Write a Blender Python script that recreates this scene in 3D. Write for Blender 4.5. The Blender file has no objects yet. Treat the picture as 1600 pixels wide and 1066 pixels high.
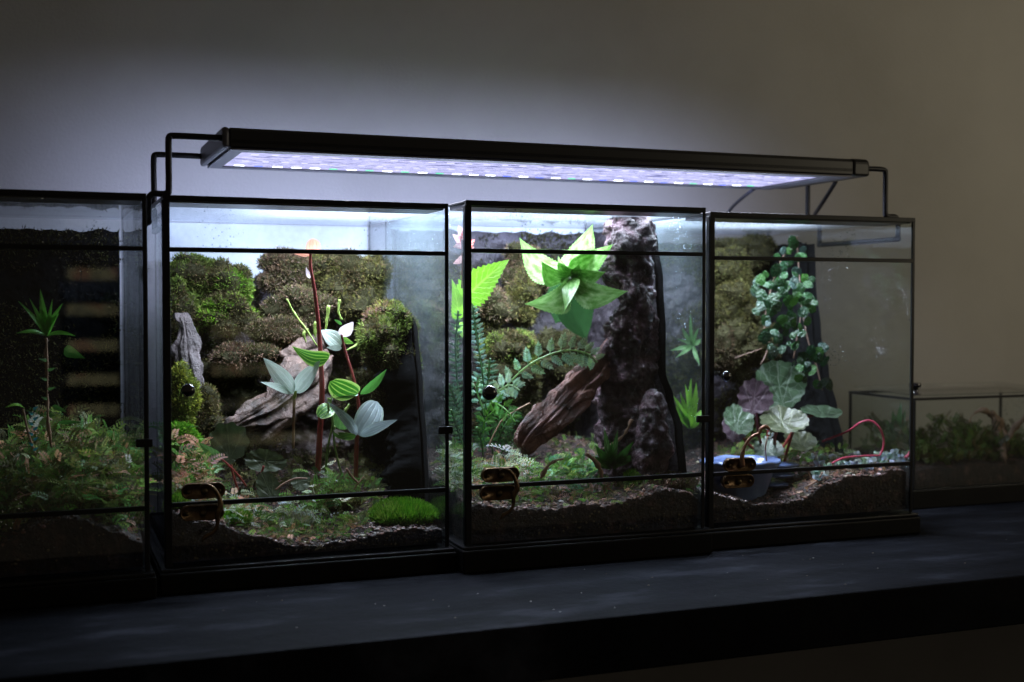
import bpy, math, random
from mathutils import Vector, Matrix, noise
sc = bpy.context.scene
R = math.radians
S = 0.9          # metres per layout unit (distance camera -> tank fronts)
H = 0.2285       # camera height over the shelf, layout units

# ---------------------------------------------------------------- camera, world, lamps, exposure
cam_d = bpy.data.cameras.new("camera"); cam = bpy.data.objects.new("camera", cam_d)
sc.collection.objects.link(cam); sc.camera = cam
cam.location = (0, 0, H*S)
cam.rotation_euler = (R(90-1.72), 0, R(-21.1))
cam_d.sensor_width = 36; cam_d.lens = 43.36
cam_d.clip_start = 0.02; cam_d.clip_end = 50
cam_d.dof.use_dof = True; cam_d.dof.focus_distance = 1.07*S; cam_d.dof.aperture_fstop = 6.3

wd = bpy.data.worlds.new("World"); sc.world = wd; wd.use_nodes = True
bgn = wd.node_tree.nodes["Background"]
bgn.inputs[0].default_value = (1.0, 0.84, 0.66, 1); bgn.inputs[1].default_value = 0.040

sc.view_settings.view_transform = 'Standard'; sc.view_settings.look = 'None'
sc.view_settings.exposure = 0; sc.view_settings.gamma = 1
sc.cycles.use_denoising = True
sc.cycles.max_bounces = 10; sc.cycles.transparent_max_bounces = 48
sc.cycles.diffuse_bounces = 4; sc.cycles.glossy_bounces = 4; sc.cycles.transmission_bounces = 6
sc.cycles.sample_clamp_indirect = 4; sc.cycles.caustics_reflective = False; sc.cycles.caustics_refractive = False

def W(X, Y, h): return Vector((S*X, S*Y, S*(h+H)))
def area_light(name, loc, rot, sx, sy, power, col, spread=180):
    l = bpy.data.lights.new(name, 'AREA'); l.shape = 'RECTANGLE'; l.size = sx; l.size_y = sy
    l.energy = power; l.color = col; l.spread = R(spread)
    o = bpy.data.objects.new(name, l); sc.collection.objects.link(o); o.location = loc; o.rotation_euler = rot
    return o
LED_COL = (0.78, 0.82, 1.0)
area_light("led_light", W(.465, 1.105, .1262), (0, 0, 0), .50, .085, 7.2, LED_COL, 150)
area_light("led_spill_light", W(.42, 1.196, .128), (R(56), 0, 0), .62, .014, 1.15, (.55, .62, 1.0), 145)  # added lamp, stands in for light bounced off the lids onto the wall
# warm room light reaching the wall from the right, behind the camera
area_light("room_light", (1.50, .30, .42), (R(92), 0, R(20)), .4, .4, 1.75, (1.0, .88, .64), 160)

# ---------------------------------------------------------------- helpers
C = sc.collection
F = 1927.0
MC = cam.rotation_euler.to_matrix()
def P(u, v, Y):
    """point of the plane y = Y (layout units) seen at photo pixel (u, v)"""
    d = MC @ Vector(((u-800)/F, -(v-533)/F, -1))
    return cam.location + d*(Y*S/d.y)
def LX(u, Y): return P(u, 500, Y).x/S
def PH(u, v, Y): return P(u, v, Y).z/S-H
PX = lambda Y, u=600: (P(u+1, 500, Y)-P(u, 500, Y)).length    # metres per pixel

class MB:
    def __init__(s): s.v = []; s.f = []; s.uv = {}; s.c = []
    def add(s, vs, fs, uvs=None, col=None):
        b = len(s.v); s.v += [tuple(v) for v in vs]
        k = len(s.f)
        for i, f in enumerate(fs):
            s.f.append(tuple(b+j for j in f))
            if uvs: s.uv[k+i] = [uvs[j] for j in f]
        s.c += [col if col else (1, 1, 1)]*len(vs)
    def box(s, a, b):
        x0, y0, z0 = a; x1, y1, z1 = b
        vs = [(x0,y0,z0),(x1,y0,z0),(x1,y1,z0),(x0,y1,z0),(x0,y0,z1),(x1,y0,z1),(x1,y1,z1),(x0,y1,z1)]
        s.add(vs, [(0,3,2,1),(4,5,6,7),(0,1,5,4),(1,2,6,5),(2,3,7,6),(3,0,4,7)])
    def build(s, name, mat, parent=None, smooth=False, bevel=0, colors=False):
        me = bpy.data.meshes.new(name); me.from_pydata(s.v, [], s.f); me.update()
        if s.uv:
            ul = me.uv_layers.new(name="UVMap"); n = 0
            for i, p in enumerate(me.polygons):
                u = s.uv.get(i)
                for k, li in enumerate(p.loop_indices):
                    if u: ul.data[li].uv = u[k]
        if colors:
            ca = me.color_attributes.new("Tint", 'FLOAT_COLOR', 'POINT')
            flat = []
            for c in s.c: flat += [c[0], c[1], c[2], 1]
            ca.data.foreach_set("color", flat)
        if smooth: me.polygons.foreach_set("use_smooth", [True]*len(me.polygons))
        me.materials.append(mat)
        o = bpy.data.objects.new(name, me); C.objects.link(o)
        if parent is not None: setpar(o, parent)
        if bevel:
            m = o.modifiers.new("bevel", 'BEVEL'); m.width = bevel; m.segments = 2; m.limit_method = 'ANGLE'
        return o
def setpar(o, p):
    o.parent = p
    o.matrix_parent_inverse = Matrix.Translation(-wloc(p))
def wloc(p):
    v = Vector((0, 0, 0)); q = p
    while q is not None:
        v += q.location
        if q.parent is not None: v += q.matrix_parent_inverse.to_translation()
        q = q.parent
    return v
def thing(name, label, cat, loc, group=None, kind=None):
    o = bpy.data.objects.new(name, None); C.objects.link(o); o.location = loc
    o.empty_display_size = .02
    return tag(o, label, cat, group, kind)
def tag(o, label, cat=None, group=None, kind=None):
    if label: o["label"] = label
    if cat: o["category"] = cat
    if group: o["group"] = group
    if kind: o["kind"] = kind
    return o

# ---------------------------------------------------------------- materials
def nt(name):
    m = bpy.data.materials.new(name); m.use_nodes = True
    t = m.node_tree; return m, t, t.nodes, t.links, t.nodes["Principled BSDF"]
def bump(t, bs, scale, dist, detail=6, kind='noise', strength=1.0, coord='Object'):
    tc = t.nodes.new("ShaderNodeTexCoord")
    if kind == 'voronoi':
        n = t.nodes.new("ShaderNodeTexVoronoi"); out = n.outputs["Distance"]
    else:
        n = t.nodes.new("ShaderNodeTexNoise"); n.inputs["Detail"].default_value = detail; out = n.outputs[0]
        n.inputs["Roughness"].default_value = .65
    n.inputs["Scale"].default_value = scale
    t.links.new(tc.outputs[coord], n.inputs["Vector"])
    b = t.nodes.new("ShaderNodeBump"); b.inputs["Distance"].default_value = dist; b.inputs["Strength"].default_value = strength
    t.links.new(out, b.inputs["Height"]); t.links.new(b.outputs[0], bs.inputs["Normal"])
    return n
def ramp(t, src, stops):
    r = t.nodes.new("ShaderNodeValToRGB"); t.links.new(src, r.inputs[0])
    e = r.color_ramp.elements
    e[0].position, e[0].color = stops[0][0], (*stops[0][1], 1)
    e[1].position, e[1].color = stops[1][0], (*stops[1][1], 1)
    for p, c in stops[2:]:
        x = e.new(p); x.color = (*c, 1)
    return r.outputs[0]
def noisy(name, stops, scale=40, rough=.6, bscale=120, bdist=.001, bkind='noise', spec=.5, metal=0, coat=0, stretch=None, detail=6):
    m, t, N, L, bs = nt(name)
    tc = N.new("ShaderNodeTexCoord"); n = N.new("ShaderNodeTexNoise"); n.inputs["Scale"].default_value = scale
    n.inputs["Detail"].default_value = detail; n.inputs["Roughness"].default_value = .62
    if stretch:
        mp = N.new("ShaderNodeMapping"); mp.inputs["Scale"].default_value = stretch
        L.new(tc.outputs["Object"], mp.inputs[0]); L.new(mp.outputs[0], n.inputs["Vector"])
    else: L.new(tc.outputs["Object"], n.inputs["Vector"])
    L.new(ramp(t, n.outputs[0], stops), bs.inputs["Base Color"])
    bs.inputs["Roughness"].default_value = rough; bs.inputs["Specular IOR Level"].default_value = spec
    bs.inputs["Metallic"].default_value = metal; bs.inputs["Coat Weight"].default_value = coat
    bs.inputs["Coat Roughness"].default_value = .25
    if bdist: bump(t, bs, bscale, bdist, kind=bkind)
    return m
def glass(name, fog=0.0, fogcol=(.75, .85, .9), tint=(.965, .985, .98), drops=0.0, ior=1.5, streak=False, top_fog=None, fogscale=14):
    """thin pane: clear transmission + mirror reflection, with condensation fog and droplets on it"""
    m, t, N, L, bs = nt(name); N.remove(bs); out = N["Material Output"]
    tr = N.new("ShaderNodeBsdfTransparent"); tr.inputs[0].default_value = (*tint, 1)
    gl = N.new("ShaderNodeBsdfGlossy"); gl.inputs["Roughness"].default_value = .02
    fr = N.new("ShaderNodeFresnel"); ge = N.new("ShaderNodeNewGeometry"); mi = N.new("ShaderNodeMapRange"); mi.inputs[3].default_value = ior; mi.inputs[4].default_value = 1/ior
    L.new(ge.outputs['Backfacing'], mi.inputs[0]); L.new(mi.outputs[0], fr.inputs[0])
    mx = N.new("ShaderNodeMixShader"); L.new(fr.outputs[0], mx.inputs[0]); L.new(tr.outputs[0], mx.inputs[1]); L.new(gl.outputs[0], mx.inputs[2])
    last = mx.outputs[0]
    tc = N.new("ShaderNodeTexCoord")
    if fog > 0:
        df = N.new("ShaderNodeBsdfDiffuse"); df.inputs[0].default_value = (*fogcol, 1)
        tl = N.new("ShaderNodeBsdfTranslucent"); tl.inputs[0].default_value = (*fogcol, 1)
        ad = N.new("ShaderNodeMixShader"); ad.inputs[0].default_value = .5
        L.new(df.outputs[0], ad.inputs[1]); L.new(tl.outputs[0], ad.inputs[2])
        mp = N.new("ShaderNodeMapping"); mp.inputs["Scale"].default_value = (1, 1, .25 if streak else 1)
        L.new(tc.outputs["Object"], mp.inputs[0])
        n = N.new("ShaderNodeTexNoise"); n.inputs["Scale"].default_value = fogscale; n.inputs["Detail"].default_value = 7; n.inputs["Roughness"].default_value = .7
        L.new(mp.outputs[0], n.inputs["Vector"])
        mr = N.new("ShaderNodeMapRange"); mr.inputs[1].default_value = .30; mr.inputs[2].default_value = .75
        mr.inputs[3].default_value = fog*.15; mr.inputs[4].default_value = fog
        L.new(n.outputs[0], mr.inputs[0]); fac = mr.outputs[0]
        if top_fog:   # condensation is densest near the lid: more of it above a height
            sx = N.new("ShaderNodeSeparateXYZ"); L.new(tc.outputs["Object"], sx.inputs[0])
            m2 = N.new("ShaderNodeMapRange"); m2.inputs[1].default_value = top_fog[0]; m2.inputs[2].default_value = top_fog[1]
            m2.inputs[3].default_value = top_fog[2]; m2.inputs[4].default_value = 1
            L.new(sx.outputs[2], m2.inputs[0])
            mu = N.new("ShaderNodeMath"); mu.operation = 'MULTIPLY'; L.new(fac, mu.inputs[0]); L.new(m2.outputs[0], mu.inputs[1]); fac = mu.outputs[0]
        m3 = N.new("ShaderNodeMixShader"); L.new(fac, m3.inputs[0]); L.new(last, m3.inputs[1]); L.new(ad.outputs[0], m3.inputs[2]); last = m3.outputs[0]
    if drops != 0:
        vo = N.new("ShaderNodeTexVoronoi"); vo.inputs["Scale"].default_value = 260; L.new(tc.outputs["Object"], vo.inputs["Vector"])
        ns = N.new("ShaderNodeTexNoise"); ns.inputs["Scale"].default_value = 22; L.new(tc.outputs["Object"], ns.inputs["Vector"])
        th = N.new("ShaderNodeMath"); th.operation = 'MULTIPLY_ADD'; L.new(ns.outputs[0], th.inputs[0]); th.inputs[1].default_value = 1.1; th.inputs[2].default_value = -.56+drops*.2
        lt = N.new("ShaderNodeMath"); lt.operation = 'LESS_THAN'; L.new(vo.outputs["Distance"], lt.inputs[0]); L.new(th.outputs[0], lt.inputs[1])
        b = N.new("ShaderNodeBump"); b.inputs["Distance"].default_value = .003; L.new(vo.outputs["Distance"], b.inputs["Height"])
        g2 = N.new("ShaderNodeBsdfGlossy"); g2.inputs["Roughness"].default_value = .15; g2.inputs[0].default_value = (.8,.85,.9,1); L.new(b.outputs[0], g2.inputs["Normal"])
        t2 = N.new("ShaderNodeBsdfTransparent"); t2.inputs[0].default_value = (.75,.8,.8,1)
        mm = N.new("ShaderNodeMixShader"); mm.inputs[0].default_value = .28; L.new(t2.outputs[0], mm.inputs[1]); L.new(g2.outputs[0], mm.inputs[2])
        m4 = N.new("ShaderNodeMixShader"); L.new(lt.outputs[0], m4.inputs[0]); L.new(last, m4.inputs[1]); L.new(mm.outputs[0], m4.inputs[2]); last = m4.outputs[0]
    L.new(last, out.inputs[0])
    return m
def tinted(name, rough=.6, trans=.25, spec=.4, mult=1.0):
    """foliage whose pigment varies from leaf to leaf (Tint attribute)"""
    m, t, N, L, bs = nt(name); out = N["Material Output"]
    at = N.new("ShaderNodeAttribute"); at.attribute_name = "Tint"
    L.new(at.outputs[0], bs.inputs["Base Color"]); bs.inputs["Roughness"].default_value = rough
    bs.inputs["Specular IOR Level"].default_value = spec
    if trans:
        tl = N.new("ShaderNodeBsdfTranslucent"); L.new(at.outputs[0], tl.inputs[0])
        mx = N.new("ShaderNodeMixShader"); mx.inputs[0].default_value = trans
        L.new(bs.outputs[0], mx.inputs[1]); L.new(tl.outputs[0], mx.inputs[2]); L.new(mx.outputs[0], out.inputs[0])
    return m
def leafmat(name, base, vein, mode='stripes', n=4, thr=.55, rough=.35, trans=.3, margin=None, mottle=.35, coat=.0, under=None):
    m, t, N, L, bs = nt(name); out = N["Material Output"]
    uv = N.new("ShaderNodeUVMap"); sp = N.new("ShaderNodeSeparateXYZ"); L.new(uv.outputs[0], sp.inputs[0])
    def M(op, a, b=None, c=None):
        x = N.new("ShaderNodeMath"); x.operation = op
        for i, q in enumerate((a, b, c)):
            if q is None: continue
            if isinstance(q, (int, float)): x.inputs[i].default_value = q
            else: L.new(q, x.inputs[i])
        return x.outputs[0]
    s = M('MULTIPLY_ADD', sp.outputs[0], 2, -1); sa = M('ABSOLUTE', s)
    ns = N.new("ShaderNodeTexNoise"); ns.inputs["Scale"].default_value = 7; ns.inputs["Detail"].default_value = 5; L.new(uv.outputs[0], ns.inputs["Vector"])
    if mode == 'stripes':
        k = M('COSINE', M('MULTIPLY', sa, n*math.pi*2/2*1.0)); fac = M('SMOOTH_MAX', M('SUBTRACT', k, thr), 0, .1); fac = M('MINIMUM', M('MULTIPLY', fac, 3), 1)
    elif mode == 'pinnate':
        mid = M('LESS_THAN', sa, .07)
        k = M('COSINE', M('MULTIPLY', M('SUBTRACT', sp.outputs[1], M('MULTIPLY', sa, .25)), n*math.pi*2)); k = M('MULTIPLY', M('MAXIMUM', M('SUBTRACT', k, thr), 0), 2.5)
        fac = M('MINIMUM', M('MAXIMUM', mid, k), 1)
    elif mode == 'radial':   # veins fanning from the stalk
        y = M('SUBTRACT', sp.outputs[1], .12); an = M('ARCTAN2', s, y); nn = M('MULTIPLY_ADD', ns.outputs[0], .3, -.15)
        k = M('COSINE', M('MULTIPLY', M('ADD', an, nn), n)); 
        k = M('MULTIPLY', M('MAXIMUM', M('SUBTRACT', k, thr), 0), 3.2)
        vo = N.new("ShaderNodeTexVoronoi"); vo.feature = 'DISTANCE_TO_EDGE'; vo.inputs["Scale"].default_value = 6; L.new(uv.outputs[0], vo.inputs["Vector"])
        v2 = M('MULTIPLY', M('LESS_THAN', vo.outputs[0], .03), .22)
        fac = M('MINIMUM', M('MAXIMUM', k, v2), 1)
    elif mode == 'blotch': fac = M('MINIMUM', M('MULTIPLY', M('MULTIPLY', M('MAXIMUM', M('SUBTRACT', ns.outputs[0], .38), 0), 3.2), M('SUBTRACT', 1.15, sp.outputs[1])), .85)
    else: fac = M('MULTIPLY', ns.outputs[0], 0)
    mx = N.new("ShaderNodeMix"); mx.data_type = 'RGBA'; L.new(fac, mx.inputs[0]); mx.inputs[6].default_value = (*base, 1); mx.inputs[7].default_value = (*vein, 1)
    col = mx.outputs[2]
    if margin:
        g = M('GREATER_THAN', sa, .86); m2 = N.new("ShaderNodeMix"); m2.data_type = 'RGBA'; L.new(g, m2.inputs[0]); L.new(col, m2.inputs[6]); m2.inputs[7].default_value = (*margin, 1); col = m2.outputs[2]
    hs = N.new("ShaderNodeHueSaturation"); L.new(col, hs.inputs["Color"]); L.new(M('MULTIPLY_ADD', ns.outputs[0], mottle*2, 1-mottle), hs.inputs["Value"])
    col = hs.outputs[0]
    if under:
        ge = N.new("ShaderNodeNewGeometry"); m3 = N.new("ShaderNodeMix"); m3.data_type = 'RGBA'; L.new(ge.outputs["Backfacing"], m3.inputs[0]); L.new(col, m3.inputs[6]); m3.inputs[7].default_value = (*under, 1); col = m3.outputs[2]
    L.new(col, bs.inputs["Base Color"]); bs.inputs["Roughness"].default_value = rough
    bs.inputs["Coat Weight"].default_value = coat; bs.inputs["Coat Roughness"].default_value = .12
    b = N.new("ShaderNodeBump"); b.inputs["Distance"].default_value = .0006; b.inputs["Strength"].default_value = .7
    L.new(M('ADD', M('MULTIPLY', fac, -1), ns.outputs[0]), b.inputs["Height"]); L.new(b.outputs[0], bs.inputs["Normal"])
    tl = N.new("ShaderNodeBsdfTranslucent"); L.new(col, tl.inputs[0])
    ms = N.new("ShaderNodeMixShader"); ms.inputs[0].default_value = trans
    L.new(bs.outputs[0], ms.inputs[1]); L.new(tl.outputs[0], ms.inputs[2]); L.new(ms.outputs[0], out.inputs[0])
    return m
def plain(name, col, rough=.5, metal=0, spec=.5, bscale=0, bdist=0, coat=0):
    m, t, N, L, bs = nt(name)
    bs.inputs["Base Color"].default_value = (*col, 1); bs.inputs["Roughness"].default_value = rough
    bs.inputs["Metallic"].default_value = metal; bs.inputs["Specular IOR Level"].default_value = spec; bs.inputs["Coat Weight"].default_value = coat
    if bscale: bump(t, bs, bscale, bdist)
    return m

M = {}
M['wall'] = noisy('painted_wall', [(.3, (.40,.39,.365)), (.5, (.445,.435,.41)), (.7, (.48,.47,.44))], scale=4, rough=.85, bscale=300, bdist=.0006, spec=.2)
M['shelf'] = noisy('black_shelf', [(.35, (.005,.0055,.0075)), (.55, (.010,.011,.015)), (.72, (.036,.039,.052))], scale=9, rough=.7, bscale=90, bdist=.0006, stretch=(1, 3, 1), spec=.05)
M['floor'] = plain('dark_floor', (.03,.028,.026), .8)
M['black'] = noisy('black_trim', [(.3, (.010,.010,.011)), (.7, (.018,.018,.019))], scale=60, rough=.38, bscale=500, bdist=.0002, spec=.2)
M['blackbase'] = noisy('black_plastic_base', [(.3, (.004,.004,.004)), (.7, (.008,.0075,.007))], scale=40, rough=.5, bscale=400, bdist=.0002, spec=.15)
M['strip'] = plain('lid_strip', (.035,.032,.04), .3)
M['rod'] = plain('black_steel_rod', (.008,.008,.011), .4, spec=.35)
M['alu'] = noisy('black_anodised', [(.3, (.009,.009,.010)), (.7, (.013,.013,.014))], scale=50, rough=.4, bdist=0)
M['alugrey'] = plain('grey_endcap', (.10,.10,.12), .45, metal=.3)
M['brass'] = noisy('antique_brass', [(.3, (.06,.036,.022)), (.55, (.15,.095,.050)), (.75, (.34,.24,.14))], scale=130, rough=.33, metal=.85, bscale=220, bdist=.0004)
M['copper'] = noisy('worn_copper', [(.3, (.10,.045,.025)), (.7, (.45,.25,.16))], scale=130, rough=.3, metal=.9, bscale=220, bdist=.0004)
M['screw'] = plain('old_screw', (.12,.09,.05), .4, metal=.9)
M['knob'] = plain('knob_black', (.012,.010,.012), .08, coat=1)
M['soil'] = noisy('soil', [(.34, (.005,.0025,.002)), (.54, (.024,.011,.008)), (.72, (.12,.060,.052))], scale=90, rough=.62, bscale=260, bdist=.0035, bkind='noise')
M['crumb'] = tinted('soil_crumbs', .5, 0)
M['foam'] = noisy('dark_foam_rock', [(.3, (.014,.011,.014)), (.6, (.036,.029,.037)), (.8, (.08,.065,.08))], scale=35, rough=.5, bscale=160, bdist=.003)
M['bark'] = noisy('wet_bark', [(.3, (.020,.013,.011)), (.5, (.060,.042,.038)), (.74, (.17,.14,.15))], scale=34, rough=.34, bscale=110, bdist=.0045)
M['lava'] = noisy('lava_bark', [(.36, (.014,.007,.009)), (.52, (.070,.036,.045)), (.70, (.20,.115,.145))], scale=75, rough=.38, bscale=150, bdist=.007, detail=10)
M['blackfoam'] = plain('black_foam', (.004,.0045,.005), 1.0, spec=.1, bscale=120, bdist=.001)
M['wood'] = noisy('driftwood', [(.36, (.018,.010,.007)), (.5, (.080,.046,.034)), (.70, (.21,.13,.10))], scale=34, rough=.6, bscale=110, bdist=.005, stretch=(2.2,1,1), detail=10)
M['woodlight'] = noisy('pale_driftwood', [(.3, (.10,.06,.04)), (.5, (.24,.15,.10)), (.72, (.42,.28,.20))], scale=34, rough=.6, bscale=110, bdist=.004)
M['woodred'] = noisy('red_driftwood', [(.34, (.025,.009,.006)), (.5, (.11,.040,.028)), (.70, (.28,.12,.085))], scale=40, rough=.55, bscale=120, bdist=.005, detail=10)
M['woodgrey'] = noisy('grey_driftwood', [(.34, (.025,.018,.018)), (.5, (.065,.050,.050)), (.70, (.17,.135,.14))], scale=34, rough=.55, bscale=110, bdist=.005, detail=10)
M['moss'] = tinted('moss', .75, .2, .15)
bump(M['moss'].node_tree, M['moss'].node_tree.nodes['Principled BSDF'], 700, .001)
M['foliage'] = tinted('small_foliage', .42, .42, .35)
M['gloss_foliage'] = tinted('glossy_foliage', .24, .08, .4)
bump(M['gloss_foliage'].node_tree, M['gloss_foliage'].node_tree.nodes['Principled BSDF'], 420, .0022, detail=2)
M['blueglaze'] = noisy('blue_glaze', [(.3, (.08,.12,.27)), (.6, (.13,.19,.38)), (.8, (.22,.29,.48))], scale=45, rough=.3, bscale=60, bdist=.001, coat=.5)
M['redstem'] = plain('red_stem', (.25,.035,.03), .4, bscale=200, bdist=.0005)
M['runner'] = plain('pink_runner', (.50,.06,.11), .4)
M['browntwig'] = plain('brown_twig', (.28,.16,.10), .6, bscale=200, bdist=.0005)
M['vinestem'] = plain('dark_vine_stem', (.10,.055,.035), .6)
M['greenstem'] = plain('green_stem', (.16,.26,.06), .5)
M['spike'] = plain('flower_spike', (.35,.50,.10), .5, bscale=900, bdist=.0008)
M['pane'] = glass('clear_glass', drops=-.14)
M['pane_dusty'] = glass('clear_glass_marked', fog=.006, drops=.12)
M['pane_side'] = glass('fogged_side_glass', fog=.09, fogcol=(.38,.50,.58), drops=.6, streak=True, top_fog=(.17, .28, .12))
M['pane_sideD'] = glass('clear_side_glass', fog=.008, fogcol=(.55,.6,.65), drops=.1, streak=True)
M['pane_left'] = glass('misted_left_glass', fog=.10, fogcol=(.5,.6,.62), drops=.2, streak=True, top_fog=(.12, .29, .15))
M['pane_back'] = glass('misted_back_glass', fog=.95, fogcol=(.92,.97,.98), fogscale=5, drops=.05)
M['pane_backclear'] = glass('back_glass', fog=.02, fogcol=(.7,.8,.85))
M['lid'] = glass('wet_lid_glass', fog=.12, fogcol=(.7,.8,.9), drops=.5)

# ---------------------------------------------------------------- the setting
WY = 1.40
mb = MB(); mb.box((-3, WY*S, -1.0), (3, WY*S+.1, 2.4)); tag(mb.build('wall', M['wall']), 'plain painted wall', kind='structure')
sh = MB(); sh.box((-2.5, .808*S, -.0375), (2.5, WY*S-.002, 0))
tag(sh.build('shelf', M['shelf'], bevel=.0015), 'thick black wooden shelf running under all the terrariums', 'shelf')
fl = MB(); fl.box((-3, -3, -1.05), (3, WY*S, -1.002)); tag(fl.build('floor', M['floor']), 'dark floor', kind='structure')

# ---------------------------------------------------------------- organic shape builders
def fbm(p, f, o=4): return noise.fractal(Vector(p)*f, .9, 2.1, o)
def tube(mb, pts, rad, seg=10, amp=0, freq=40, squash=1.0, sub=5, ridge=0, col=None, seed=0, cap=True):
    pts = [Vector(p) for p in pts]; n = len(pts); Q = []; RR = []
    for i in range(n-1):
        p0 = pts[max(i-1,0)]; p1 = pts[i]; p2 = pts[i+1]; p3 = pts[min(i+2,n-1)]
        for k in range(sub):
            t = k/sub
            Q.append(.5*((2*p1)+(p2-p0)*t+(2*p0-5*p1+4*p2-p3)*t*t+(3*p1-p0-3*p2+p3)*t**3)); RR.append(rad[i]*(1-t)+rad[i+1]*t)
    Q.append(pts[-1]); RR.append(rad[-1])
    vs = []; ref = Vector((0, 1, 0))
    off = Vector((seed*3.1, seed*1.7, 0))
    for i, q in enumerate(Q):
        d = (Q[min(i+1, len(Q)-1)]-Q[max(i-1, 0)]).normalized()
        a = d.cross(ref)
        if a.length < .05: a = d.cross(Vector((1, 0, 0)))
        a.normalize(); b = a.cross(d).normalized()
        for k in range(seg):
            th = 2*math.pi*k/seg; dr = a*math.cos(th)+b*math.sin(th)*squash
            r = RR[i]
            if ridge: r *= 1+ridge*noise.noise(Vector((math.cos(th)*2.2, math.sin(th)*2.2, i*.06+seed)))+ridge*.5*noise.noise(Vector((math.cos(th)*6, math.sin(th)*6, i*.05+seed)))-ridge*.55*max(0, .25-abs(noise.noise(Vector((math.cos(th)*4+9, math.sin(th)*4, i*.035+seed)))))*4*.5
            p = q+dr*r
            if amp: p = p+dr*amp*fbm(p+off, freq)
            vs.append(p)
    fs = []
    for i in range(len(Q)-1):
        for k in range(seg):
            k2 = (k+1) % seg
            fs.append((i*seg+k, i*seg+k2, (i+1)*seg+k2, (i+1)*seg+k))
    if cap:
        fs.append(tuple(range(seg-1, -1, -1))); fs.append(tuple((len(Q)-1)*seg+k for k in range(seg)))
    mb.add(vs, fs, col=col)
ICO = None
def ico(n):
    import bmesh
    bm = bmesh.new(); bmesh.ops.create_icosphere(bm, subdivisions=n, radius=1)
    r = ([v.co.copy() for v in bm.verts], [tuple(v.index for v in f.verts) for f in bm.faces]); bm.free(); return r
ICO1, ICO2, ICO3, ICO4 = ico(1), ico(2), ico(3), ico(4)
def blob(mb, c, r, amp, freq, lvl=ICO4, col=None, seed=0):
    vs = []
    for v in lvl[0]:
        p = Vector((v.x*r[0], v.y*r[1], v.z*r[2])); k = 1+amp*fbm(c+p+Vector((seed, 0, 0)), freq)
        vs.append(c+p*k)
    mb.add(vs, lvl[1], col=col); return vs
def mixc(a, b, t): return tuple(a[i]*(1-t)+b[i]*t for i in range(3))
def jit(c, rng, k=.3):
    s = 1+rng.uniform(-k, k); return (c[0]*s*(1+rng.uniform(-.12,.12)), c[1]*s, c[2]*s*(1+rng.uniform(-.2,.2)))
PAL = {
 'mixed': [(.07,.085,.02), (.12,.09,.05), (.16,.11,.07), (.10,.12,.03), (.05,.04,.025)],
 'green': [(.14,.19,.035), (.09,.14,.025), (.20,.24,.06), (.14,.10,.05)],
 'bright': [(.12,.36,.02), (.20,.42,.03), (.10,.28,.02), (.25,.40,.06)],
 'olive': [(.13,.125,.035), (.10,.09,.03), (.18,.17,.05), (.16,.11,.06)],
 'brown': [(.15,.095,.06), (.20,.14,.09), (.10,.075,.045), (.14,.14,.055), (.25,.17,.12)],
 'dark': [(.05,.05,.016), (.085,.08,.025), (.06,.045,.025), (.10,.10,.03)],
 'yellow': [(.28,.30,.04), (.20,.26,.03), (.16,.20,.03)],
}
def tufts(mb, surf, faces, n, ln, wd, pal, rng, up=.25, cen=None):
    """short bristly shoots over a surface given by its vertices and triangles"""
    fl = [f for f in faces]
    for _ in range(n):
        f = rng.choice(fl); a, b, c = (surf[f[0]], surf[f[1]], surf[f[2]])
        r1, r2 = rng.random(), rng.random()
        if r1+r2 > 1: r1, r2 = 1-r1, 1-r2
        p = a+(b-a)*r1+(c-a)*r2
        nn = (b-a).cross(c-a)
        if nn.length == 0: continue
        nn.normalize()
        d = (nn+Vector((rng.gauss(0,.5), rng.gauss(0,.5), rng.gauss(0,.5)+up))).normalized()
        pk = .5+.5*math.tanh(2.2*fbm(p+Vector((3, 0, 0)), 55, 3))
        ci = min(len(pal)-1, int(max(0, min(.999, pk+rng.uniform(-.3, .3)))*len(pal)))
        col = jit(pal[ci], rng)
        l = ln*rng.uniform(.5, 1.3); sd = d.orthogonal().normalized(); sd.rotate(Matrix.Rotation(rng.uniform(0, 6.3), 3, d))
        w = sd*wd*.5; m = p+d*l*.5
        mb.add([p-w*.5, m-w, p+d*l, m+w], [(0, 1, 2, 3)], col=col)
def moss(u, v, Y, ru, rv, pal, label, n=2600, depth=.30, amp=1.0, freq=42, ln=.0040, wd=.0009, seed=0, group='moss cushions on the terrarium backs', name='moss_cushion', up=.25):
    rng = random.Random(seed*7+int(u))
    c = P(u, v, Y); px = PX(Y, u)
    r = (ru*px, depth*min(ru, rv)*px+.006, rv*px)
    mb = MB(); base = list(PAL[pal] if isinstance(pal, str) else pal)
    base = base+[(.075,.07,.025)] if base[0][1] < .3 else base
    nb = 12
    for i in range(nb):
        a = rng.uniform(0, 6.283); q = math.sqrt((i+.3)/nb)*.88; s_ = rng.uniform(.26, .56)
        cc = c+Vector((math.cos(a)*q*r[0], rng.uniform(-.35, .25)*r[1], math.sin(a)*q*r[2]))
        m_ = min(r[0], r[2])*1.15
        rr = (min(r[0]*s_, m_)*rng.uniform(.8, 1.2)+.002, r[1]*rng.uniform(.6, .95), min(r[2]*s_, m_)*rng.uniform(.8, 1.2)+.002)
        surf = blob(mb, cc, rr, amp, freq, ICO3, col=tuple(k*.4 for k in base[-1]), seed=seed+i)
        tufts(mb, surf, ICO3[1], int(n*3.4/nb), ln, wd, base, rng, up)
    o = mb.build(name, M['moss'], colors=True)
    # origin at the cushion
    for vv in o.data.vertices: vv.co -= c
    o.location = c
    return tag(o, label, 'moss', group)
CAMP = cam.location.copy()
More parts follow.
